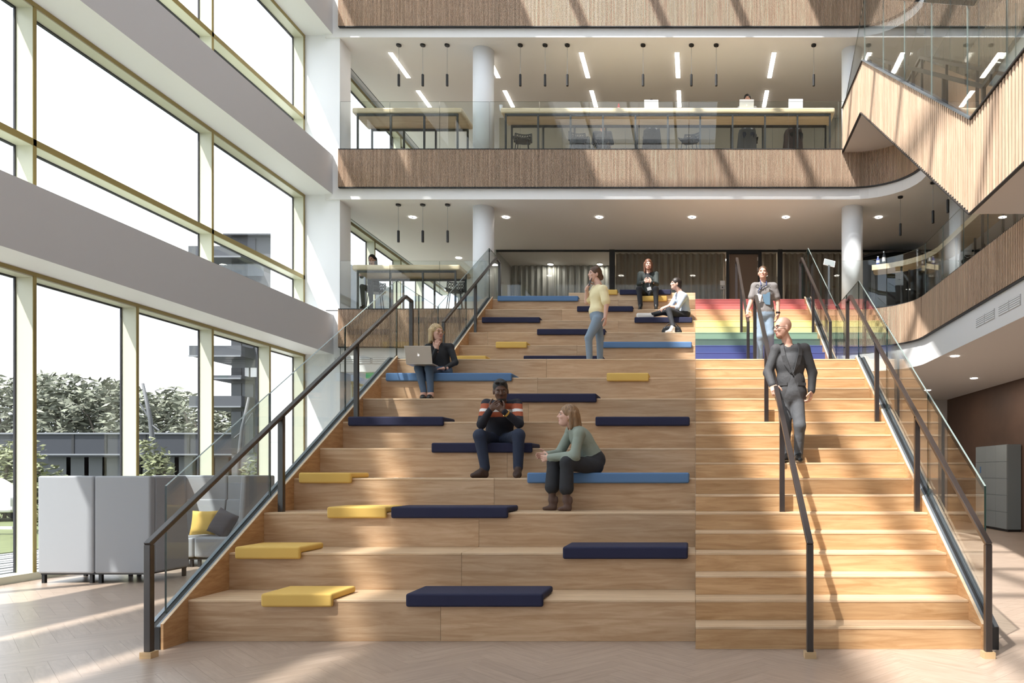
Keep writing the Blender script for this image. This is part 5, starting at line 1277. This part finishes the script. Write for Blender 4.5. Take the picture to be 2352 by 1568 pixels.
person('seated woman in a sage green blouse and black flared trousers, hands clasped', J, Ms(top='blouse_green', pants='denim_black', shoe='boot_taupe', hair='hair_light_brown', skin='skin_pale'), b_green, None, h_long, x_green, fwd=(-0.94, -0.30, 0.10), up=(0.10, 0, 1), hs=1.0)

# ---- standing woman on the phone (landing)
def b_phone(J, fd, hd):
    torso(fd, J, 'top', 'pants', 0.92, 1.0, loose=0.006)
    pe, sd_, fw, up = J['_tor']
    fd.ell(pe + up * 0.10, (0.165, 0.135, 0.11), rows(sd_, fw, up), 'top', 0.02)
    for q in 'rl':
        mid = J['s' + q].lerp(J['e' + q], 0.78); fd.cap(J['s' + q], mid, 0.064, 0.072, 'top', 0.03); fd.cap(mid, J['e' + q], 0.042, 0.038, 'skin', 0.004); fd.cap(J['e' + q], J['w' + q], 0.038, 0.028, 'skin', 0.012)
        leg(fd, J['h' + q], J['k' + q], J['a' + q], r=(0.092, 0.062, 0.060, 0.050))
        shoe(fd, J['a' + q] + Vector((0, 0, -0.04)), J['t' + q], zk(9), 'shoe', 0.036)
    add_hand(hd, J['wl'], (0.05, -0.15, -1), (-0.9, 0.3, 0.1), -1, 0.35, 'skin', 0.92); add_hand(hd, J['wr'], (0.45, 0.05, 0.9), (0.75, 0.2, -0.3), 1, 0.75, 'skin', 0.92)
def h_updo(hd, L, fr, s, J):
    hair_cap(hd, L, fr, s, J, vol=1.02)
    hd.ell(L(0, -0.105, -0.03), (0.05 * s, 0.045 * s, 0.055 * s), rows(*fr), 'hair', 0.02)
    rnd = random.Random(4)
    for i in range(16):
        a = rnd.uniform(-1.2, 1.2); b = rnd.uniform(0.2, 1.3); hd.ell(L(0.078 * math.sin(a), -0.02 - 0.085 * math.cos(a) * math.cos(b) + 0.02, 0.045 + 0.085 * math.sin(b)), (0.02, 0.02, 0.018), rows(*fr), 'hair', 0.012)
def x_phone(t, J, L, fr):
    mb = MB(); mb.bar(P(1353, 656, 12.13), P(1358, 638, 12.16), 0.066, 0.010, up=(1, 0.6, 0)); mb.build('phone', 'cloth_charcoal', t, bevel=0.003)
dq = 12.2
J = dict(pelvis=P(1372, 728, dq), chest=P(1372, 680, dq), neck=P(1374, 652, dq), head=P(1366, 630, dq), sl=P(1386, 664, dq - 0.16), sr=P(1368, 664, dq + 0.16),
         el=P(1393, 700, dq - 0.20), wl=P(1390, 728, dq - 0.22), er=P(1348, 694, dq + 0.14), wr=P(1348, 662, dq + 0.02), hl=P(1374, 733, dq - 0.09), hr=P(1370, 733, dq + 0.09),
         kl=P(1352, 776, dq - 0.10), kr=P(1378, 776, dq + 0.1), al=P(1354, 821, dq - 0.08), ar=P(1378, 821, dq + 0.12), tl=P(1338, 0, dq - 0.1), tr=P(1362, 0, dq + 0.1))
person('woman standing on the landing in a cream blouse and light jeans, phoning', J, Ms(top='blouse_cream', pants='denim_light', shoe='sneaker_white', hair='hair_brown', skin='skin_pale'), b_phone, None, h_updo, x_phone, fwd=(-0.86, -0.50, 0.0), up=(0.0, 0, 1), hs=1.0)

# ---- long haired man in the blazer (top step)
def jacket_paint(w0, w1, z0, z1, inner='tee'):
    def fn(J, V, reg):
        pe, sd_, fw, up = J['_tor']; reg = np.array(reg, dtype=object); q = V - np.array(pe)
        x, y, z = q @ np.array(sd_), q @ np.array(fw), q @ np.array(up)
        tt = np.clip((z - z0) / (z1 - z0), 0, 1); w = w0 + (w1 - w0) * tt
        reg[(reg == 'top') & (y > 0.02) & (np.abs(x) < w) & (z > z0)] = inner
        return reg
    return fn
def b_blazer(J, fd, hd):
    torso(fd, J, 'top', 'pants', 1.05, 1.05, loose=0.006)
    for q in 'rl':
        arm(fd, J['s' + q], J['e' + q], J['w' + q], r=(0.064, 0.056, 0.054, 0.040)); leg(fd, J['h' + q], J['k' + q], J['a' + q], r=(0.088, 0.066, 0.062, 0.048)); shoe(fd, J['a' + q], J['t' + q], zk(14), 'shoe', 0.042)
    add_hand(hd, J['wr'], (0.8, -0.4, 0.25), (0.3, 0.9, 0.1), 1, 0.7); add_hand(hd, J['wl'], (-0.8, -0.4, 0.25), (-0.3, 0.9, 0.1), -1, 0.7)
def h_manlong(hd, L, fr, s, J):
    hair_cap(hd, L, fr, s, J, vol=1.03)
    for q in (-1, 1):
        for a, b, z1, r in ((0.078, 0.02, -0.15, 0.022), (0.078, -0.03, -0.17, 0.028), (0.04, -0.085, -0.17, 0.034)): hd.cap(L(q * a, b, 0.03), L(q * a * 0.95, b + 0.01, z1), r * s, r * 0.8 * s, 'hair', 0.015)
def x_badge(px, py, dd, m='paper'):
    def fn(t, J, L, fr):
        c = P(px, py, dd); o = MB().box(-0.045, 0.045, -0.004, 0.004, -0.035, 0.035).build('badge', m, t); o.location = c; o.rotation_euler = (0, -0.25, 0)
        MB().tube([c + Vector((0, 0, 0.03)), c + Vector((0.0, 0.05, 0.12))], 0.004, 5).build('badge_clip', 'grey_steel', t)
    return fn
J = dict(pelvis=P(1489, 676, 16.86), chest=P(1489, 645, 16.80), neck=P(1489, 623, 16.74), head=P(1489, 608, 16.70), sr=P(1471, 630, 16.80), sl=P(1507, 630, 16.80),
         er=P(1468, 652, 16.62), wr=P(1479, 648, 16.44), el=P(1508, 652, 16.62), wl=P(1497, 648, 16.44), hr=P(1480, 679, 16.80), hl=P(1498, 679, 16.80),
         kr=P(1468, 664, 16.36), kl=P(1506, 664, 16.36), ar=P(1471, 700, 16.30), al=P(1507, 700, 16.30), tr=P(1468, 0, 16.14), tl=P(1507, 0, 16.14))
person('long haired man in a dark blazer sitting on the top step, hands folded', J, Ms(top='blazer_green', tee='cloth_black', pants='denim_black', hair='hair_auburn', skin='skin_pale'), b_blazer, jacket_paint(0.02, 0.085, 0.12, 0.5), h_manlong, x_badge(1491, 663, 16.36), fwd=(0.12, -0.98, -0.12), vox=0.0105, beard=True)

# ---- man in the pale shirt (bench 13)
def b_pale(J, fd, hd):
    torso(fd, J, 'top', 'pants', 1.0, 1.02, loose=0.008)
    pe, sd_, fw, up = J['_tor']; fd.ell(pe + up * 0.06, (0.175, 0.13, 0.12), rows(sd_, fw, up), 'top', 0.02)
    for q in 'rl':
        mid = J['e' + q].lerp(J['w' + q], 0.15); fd.cap(J['s' + q], J['e' + q], 0.062, 0.054, 'top', 0.02); fd.cap(J['e' + q], mid, 0.052, 0.050, 'top', 0.01); fd.cap(mid, J['w' + q], 0.040, 0.030, 'skin', 0.004)
        leg(fd, J['h' + q], J['k' + q], J['a' + q], r=(0.090, 0.066, 0.060, 0.044))
    shoe(fd, J['al'], J['tl'], zk(12), 'shoe', 0.042); a, tt = J['ar'], J['tr']
    fd.cap(a, tt, 0.046, 0.040, 'shoe', 0.02); fd.cap(a + Vector((0.03, 0, -0.035)), tt + Vector((0, 0, -0.045)), 0.04, 0.034, 'shoe', 0.03)
    add_hand(hd, J['wl'], (-0.9, 0.1, -0.35), (0.0, 0.2, -1), -1, 0.35); add_hand(hd, J['wr'], (-0.85, -0.2, -0.5), (0, 0, -1), 1, 0.3)
def h_mid(hd, L, fr, s, J):
    hair_cap(hd, L, fr, s, J, vol=1.03, front=0.01); hd.ell(L(0, -0.09, -0.05), (0.06, 0.035, 0.06), rows(*fr), 'hair', 0.02)
J = dict(pelvis=P(1572, 722, 15.62), chest=P(1568, 690, 15.60), neck=P(1560, 668, 15.58), head=P(1552, 652, 15.55), sl=P(1572, 680, 15.42), sr=P(1556, 678, 15.76),
         el=P(1557, 706, 15.36), wl=P(1534, 704, 15.30), er=P(1541, 702, 15.62), wr=P(1522, 708, 15.52), hl=P(1570, 727, 15.52), hr=P(1566, 727, 15.68),
         kl=P(1536, 713, 15.20), kr=P(1526, 716, 15.52), al=P(1546, 749, 15.02), ar=P(1494, 724, 15.42), tl=P(1531, 0, 14.90), tr=P(1466, 723, 15.36))
person('man in a pale blue shirt sitting sideways on the upper bench with white sneakers', J, Ms(top='shirt_blue', pants='denim_black', shoe='sneaker_white', hair='hair_dark', skin='skin_pale'), b_pale, None, h_mid, None, fwd=(-0.93, -0.32, 0.05), up=(0.05, 0, 1), vox=0.0105)
bag = thing('bag', 'black leather bag standing on the twelfth bench step behind a white sneaker', 'bag', None, (0, 0, 0))
c = P(1544, 752, 15.30); zb = zk(12)
bd_ = MB().prism([(-0.20, 0.002), (-0.205, 0.09), (-0.16, 0.165), (-0.05, 0.185), (0.06, 0.185), (0.16, 0.16), (0.20, 0.08), (0.195, 0.002)], 'y', -0.06, 0.06).build('bag_body', 'bag_black', bag, bevel=0.025, bseg=3)
bd_.location = (c.x, 15.12, zb)
for a in (-0.1, 0.1):
    o = MB().box(-0.05, 0.05, -0.072, -0.058, 0.02, 0.09).build('pocket', 'bag_black', bag, bevel=0.008); o.location = (c.x + a, 15.12, zb)
MB().tube([(c.x - 0.13, 15.1, zb + 0.165), (c.x - 0.07, 15.1, zb + 0.23), (c.x + 0.08, 15.1, zb + 0.23), (c.x + 0.14, 15.1, zb + 0.16)], 0.009, 6).build('strap', 'bag_black', bag)

# ---- man in the grey T-shirt coming down the rainbow steps
def b_tee(J, fd, hd):
    torso(fd, J, 'top', 'pants', 1.06, 1.05, loose=0.012)
    pe, sd_, fw, up = J['_tor']; fd.ell(pe + up * 0.09, (0.18, 0.135, 0.12), rows(sd_, fw, up), 'top', 0.02)
    for q in 'rl':
        mid = J['s' + q].lerp(J['e' + q], 0.72); fd.cap(J['s' + q], mid, 0.066, 0.072, 'top', 0.03); fd.cap(mid, J['e' + q], 0.048, 0.042, 'skin', 0.004); fd.cap(J['e' + q], J['w' + q], 0.043, 0.031, 'skin', 0.012)
        leg(fd, J['h' + q], J['k' + q], J['a' + q], r=(0.098, 0.072, 0.070, 0.060)); shoe(fd, J['a' + q], J['t' + q], J['t' + q].z, 'shoe', 0.043)
    add_hand(hd, J['wr'], (-0.1, -0.4, -0.8), (0.25, -0.2, -1), 1, 0.9); add_hand(hd, J['wl'], (-0.15, -0.1, -1), (-0.9, 0.2, 0), -1, 0.5)
def x_tee(t, J, L, fr):
    pe, sd_, fw, up = J['_tor']; nk = J['neck']; fy = J['chest'].y - 0.155
    bd = P(1743, 682, fy - 0.02)
    for a in (-1, 1): MB().tube([nk + Vector((a * 0.055, -0.035, 0.0)), nk + Vector((a * 0.045, -0.115, -0.10)), Vector((bd.x + 0.0, fy + 0.005, bd.z + 0.13)), bd + Vector((0, 0, 0.04))], 0.008, 6).build('lanyard', 'lanyard_blue', t)
    o = MB().box(-0.042, 0.042, -0.004, 0.004, -0.06, 0.05).build('badge', 'paper', t); o.location = bd; o.rotation_euler = (0, 0.25, 0)
    # printed lettering, letter by letter, with the lanyard running over it
    for ch, px in (('Q', 1740), ('U', 1750), ('I', 1756.5), ('K', 1767)):
        cu = bpy.data.curves.new('letter', 'FONT'); cu.body = ch; cu.size = 0.088; cu.extrude = 0.004; cu.align_x = 'CENTER'
        ob = bpy.data.objects.new('tmp', cu); COL.objects.link(ob); bpy.context.view_layer.update()
        me = bpy.data.meshes.new_from_object(ob); bpy.data.objects.remove(ob); me.materials.clear(); me.materials.append(MATS['cloth_black'])
        c = P(px, 661, fy + 0.006); lo = link('letter', me, t); lo.location = c; lo.rotation_euler = (PI / 2 - 0.12, 0, 0)
    pr = MB(); pr.prism([(-0.07, 0.06), (0.06, 0.10), (0.06, -0.13), (-0.02, -0.12), (-0.06, -0.06)], 'y', 0, 0.004); o = pr.build('shirt_print', 'print_blue', t); o.location = P(1761, 683, fy + 0.022); o.rotation_euler = (-0.03, 0, 0)
    w = J['wl']; MB().tube([w + Vector((0, 0, 0.02)), w + Vector((0.002, 0.0, 0.045))], 0.039, 14).build('wristwatch', 'shoe_black', t)
d7 = 13.42
zs = zk(9.5)
J = dict(pelvis=P(1756, 726, d7), chest=P(1755, 676, d7), neck=P(1753, 645, d7 - 0.01), head=P(1752, 627, d7 - 0.03), sr=P(1734, 658, d7), sl=P(1777, 658, d7),
         er=P(1725, 692, d7 - 0.03), wr=P(1717, 714, d7 - 0.16), el=P(1786, 692, d7 + 0.02), wl=P(1787, 722, d7 - 0.02), hr=P(1746, 732, d7), hl=P(1766, 732, d7),
         kr=P(1745, 775, d7 - 0.10), kl=P(1769, 768, d7 - 0.06), ar=Vector((P(1746, 0, d7 - 0.06).x, d7 - 0.04, zs + 0.11)), al=Vector((P(1772, 0, d7).x, d7 + 0.22, zk(10) + 0.11)),
         tr=Vector((P(1743, 0, d7).x, d7 - 0.24, zs)), tl=Vector((P(1774, 0, d7).x, d7 + 0.04, zk(10))))
person('man in a printed grey T-shirt with blue lanyard coming down the rainbow steps', J, Ms(top='tee_grey', pants='denim_light', shoe='sandal_brown', hair='hair_brown', skin='skin_fair'), b_tee, None, lambda hd, L, fr, s, J: hair_cap(hd, L, fr, s, J, vol=0.985, front=0.045), x_tee, fwd=(-0.10, -0.98, 0.04), vox=0.0095, jaw=1.05)

# ---- bald man in the charcoal jacket (lower stairs)
def b_bald(J, fd, hd):
    torso(fd, J, 'top', 'pants', 1.0, 1.0, loose=0.006)
    pe, sd_, fw, up = J['_tor']
    fd.ell(pe + up * 0.10, (0.172, 0.128, 0.17), rows(sd_, fw, up), 'top', 0.02); fd.ell(pe - up * 0.03, (0.190, 0.142, 0.19), rows(sd_, fw, up), 'top', 0.015)
    for q in 'rl':
        arm(fd, J['s' + q], J['e' + q], J['w' + q], r=(0.064, 0.056, 0.054, 0.043)); leg(fd, J['h' + q], J['k' + q], J['a' + q], r=(0.088, 0.068, 0.064, 0.052)); shoe(fd, J['a' + q], J['t' + q], J['t' + q].z, 'shoe', 0.045)
    add_hand(hd, J['wr'], (0.15, -0.55, -0.7), (0.35, -0.1, -1), 1, 0.75, s=1.05); add_hand(hd, J['wl'], (-0.12, -0.15, -1), (-0.9, 0.3, 0), -1, 0.65, s=1.02)
def p_bald(J, V, reg):
    pe, sd_, fw, up = J['_tor']; reg = np.array(reg, dtype=object); q = V - np.array(pe)
    x, y, z = q @ np.array(sd_), q @ np.array(fw), q @ np.array(up)
    w = 0.006 + 0.105 * np.clip((z - 0.20) / 0.30, 0, 1)
    reg[(reg == 'top') & (y > 0.01) & (np.abs(x) < w) & (z > 0.20)] = 'tee'
    w2 = 0.115 * np.clip((0.17 - z) / 0.30, 0, 1)
    reg[(reg == 'top') & (y > 0.01) & (np.abs(x) < w2) & (z < 0.17)] = 'tee2'; reg[(reg == 'top') & (z < -0.115)] = 'pants'
    return reg
def x_bald(t, J, L, fr):
    pe, sd_, fw, up = J['_tor']
    g = x_glasses('shoe_black'); g(t, J, L, fr)
    for a in (-1, 1):    # lapels
        pts = []
        for z, xx, yy, ww in ((0.20, 0.010, 0.134, 0.016), (0.30, 0.040, 0.132, 0.050), (0.40, 0.070, 0.122, 0.050), (0.49, 0.086, 0.090, 0.036), (0.55, 0.080, 0.045, 0.028)):
            pts.append((pe + sd_ * a * xx + fw * yy + up * z, pe + sd_ * a * (xx + ww) + fw * (yy - 0.012 - ww * 0.25) + up * (z - 0.005)))
        vs = []; fs = []
        for p_, q_ in pts: vs += [p_, q_]
        for i in range(len(pts) - 1): fs.append((2 * i, 2 * i + 1, 2 * i + 3, 2 * i + 2) if a > 0 else (2 * i, 2 * i + 2, 2 * i + 3, 2 * i + 1))
        mb = MB(); mb.add(vs, fs); o = mb.build('lapel', 'cloth_charcoal', t); md = o.modifiers.new('s', 'SOLIDIFY'); md.thickness = 0.012; md.offset = 0
        mb = MB(); c = pe + sd_ * a * 0.112 + fw * 0.104 + up * 0.07; e_ = (sd_ - fw * a * 0.45).normalized(); mb.bar(c - e_ * 0.055, c + e_ * 0.055, 0.012, 0.035, up=up); mb.build('pocket_flap', 'cloth_charcoal', t)
    MB().ball(pe + fw * 0.134 + up * 0.185, 0.011, 8, 6).build('button', 'shoe_black', t)
d8 = 8.80; zf = zk(4.5)
J = dict(pelvis=P(1816, 898, d8), chest=P(1815, 838, d8), neck=P(1808, 784, d8 - 0.02), head=P(1798, 753, d8 - 0.05), sr=P(1783, 803, d8), sl=P(1848, 801, d8 + 0.02),
         er=P(1764, 856, d8 - 0.04), wr=P(1774, 884, d8 - 0.20), el=P(1866, 856, d8 + 0.02), wl=P(1864, 897, d8 - 0.06), hr=P(1803, 908, d8), hl=P(1829, 908, d8),
         kr=P(1804, 985, d8 - 0.08), kl=P(1837, 978, d8 - 0.16), ar=Vector((P(1804, 0, d8).x, d8 - 0.02, zf + 0.11)), al=Vector((P(1834, 0, d8 - .1).x, d8 - 0.10, zf + 0.10)),
         tr=Vector((P(1797, 0, d8 - .15).x, d8 - 0.18, zf)), tl=Vector((P(1838, 0, d8 - .3).x, d8 - 0.31, zf)))
person('bald man in a charcoal jacket walking down the stairs, hand on the middle rail', J, Ms(top='cloth_charcoal', tee='cloth_tee', tee2='cloth_tee', pants='denim_grey', shoe='shoe_black', skin='skin_fair'), b_bald, p_bald, None, x_bald, fwd=(-0.90, -0.42, -0.10), up=(-0.05, 0, 1), hs=1.04, beard=True, jaw=1.06)

# ---- people in the background
def seated_bg(px, d, z, label, top, pants, hairm, face_cam, py_head, hairf=h_mid, seat=0.76):
    x = (px - VX) * d / F; f = -1 if face_cam else 1; zh = P(0, py_head, d).z
    def V(a, b, c): return Vector((x + a, d + b * f, z + c))
    dz = zh - (z + seat + 0.72)
    J = dict(pelvis=V(0, 0, seat + 0.10), chest=V(0, 0.05, seat + 0.40 + dz * 0.5), neck=V(0, 0.07, seat + 0.60 + dz), head=V(0, 0.09, seat + 0.74 + dz), sr=V(0.19 * f, 0.05, seat + 0.53 + dz), sl=V(-0.19 * f, 0.05, seat + 0.53 + dz),
             er=V(0.25 * f, 0.12, seat + 0.30 + dz), wr=V(0.15 * f, 0.32, seat + 0.37), el=V(-0.25 * f, 0.12, seat + 0.30 + dz), wl=V(-0.15 * f, 0.32, seat + 0.37), hr=V(0.09 * f, 0.05, seat + 0.09), hl=V(-0.09 * f, 0.05, seat + 0.09),
             kr=V(0.10 * f, 0.42, seat + 0.06), kl=V(-0.10 * f, 0.42, seat + 0.06), ar=V(0.10 * f, 0.36, 0.36), al=V(-0.10 * f, 0.36, 0.36), tr=V(0.10 * f, 0.52, 0.26), tl=V(-0.10 * f, 0.52, 0.26))
    def bld(J, fd, hd):
        torso(fd, J)
        for q in 'rl':
            arm(fd, J['s' + q], J['e' + q], J['w' + q]); leg(fd, J['h' + q], J['k' + q], J['a' + q]); shoe(fd, J['a' + q], J['t' + q], J['t' + q].z)
            add_hand(hd, J['w' + q], (0, f, -0.1), (0, 0, -1), 1 if q == 'r' else -1, 0.3)
    person(label, J, Ms(top=top, pants=pants, hair=hairm), bld, None, hairf, None, fwd=(0, f, -0.1), vox=0.016, face=face_cam)
seated_bg(1716, 19.05, F2, 'person with dark hair in a pale shirt sitting behind the thin laptop at the counter', 'shirt_white', 'denim_dark', 'hair_black', True, 234)
seated_bg(1497, 19.05, F2, 'person in a white shirt sitting behind the laptop next to the red bottle', 'shirt_white', 'denim_black', 'hair_dark', True, 246)
seated_bg(1824, 19.05, F2, 'person in a pale blue shirt sitting behind the large white laptop', 'shirt_blue', 'denim_black', 'hair_dark', True, 246)
seated_bg(1383, 19.6, F2, 'person in a grey shirt with dark hair seen from behind, between the counter legs', 'cloth_tee', 'denim_black', 'hair_black', False, 287)
def h_bg(hd, L, fr, s, J): h_long(hd, L, fr, s, J)
seated_bg(858, 19.2, F1, 'person with long black hair in dark clothes sitting at the first floor bar table', 'cloth_black', 'cloth_black', 'hair_black', True, 600, h_bg)
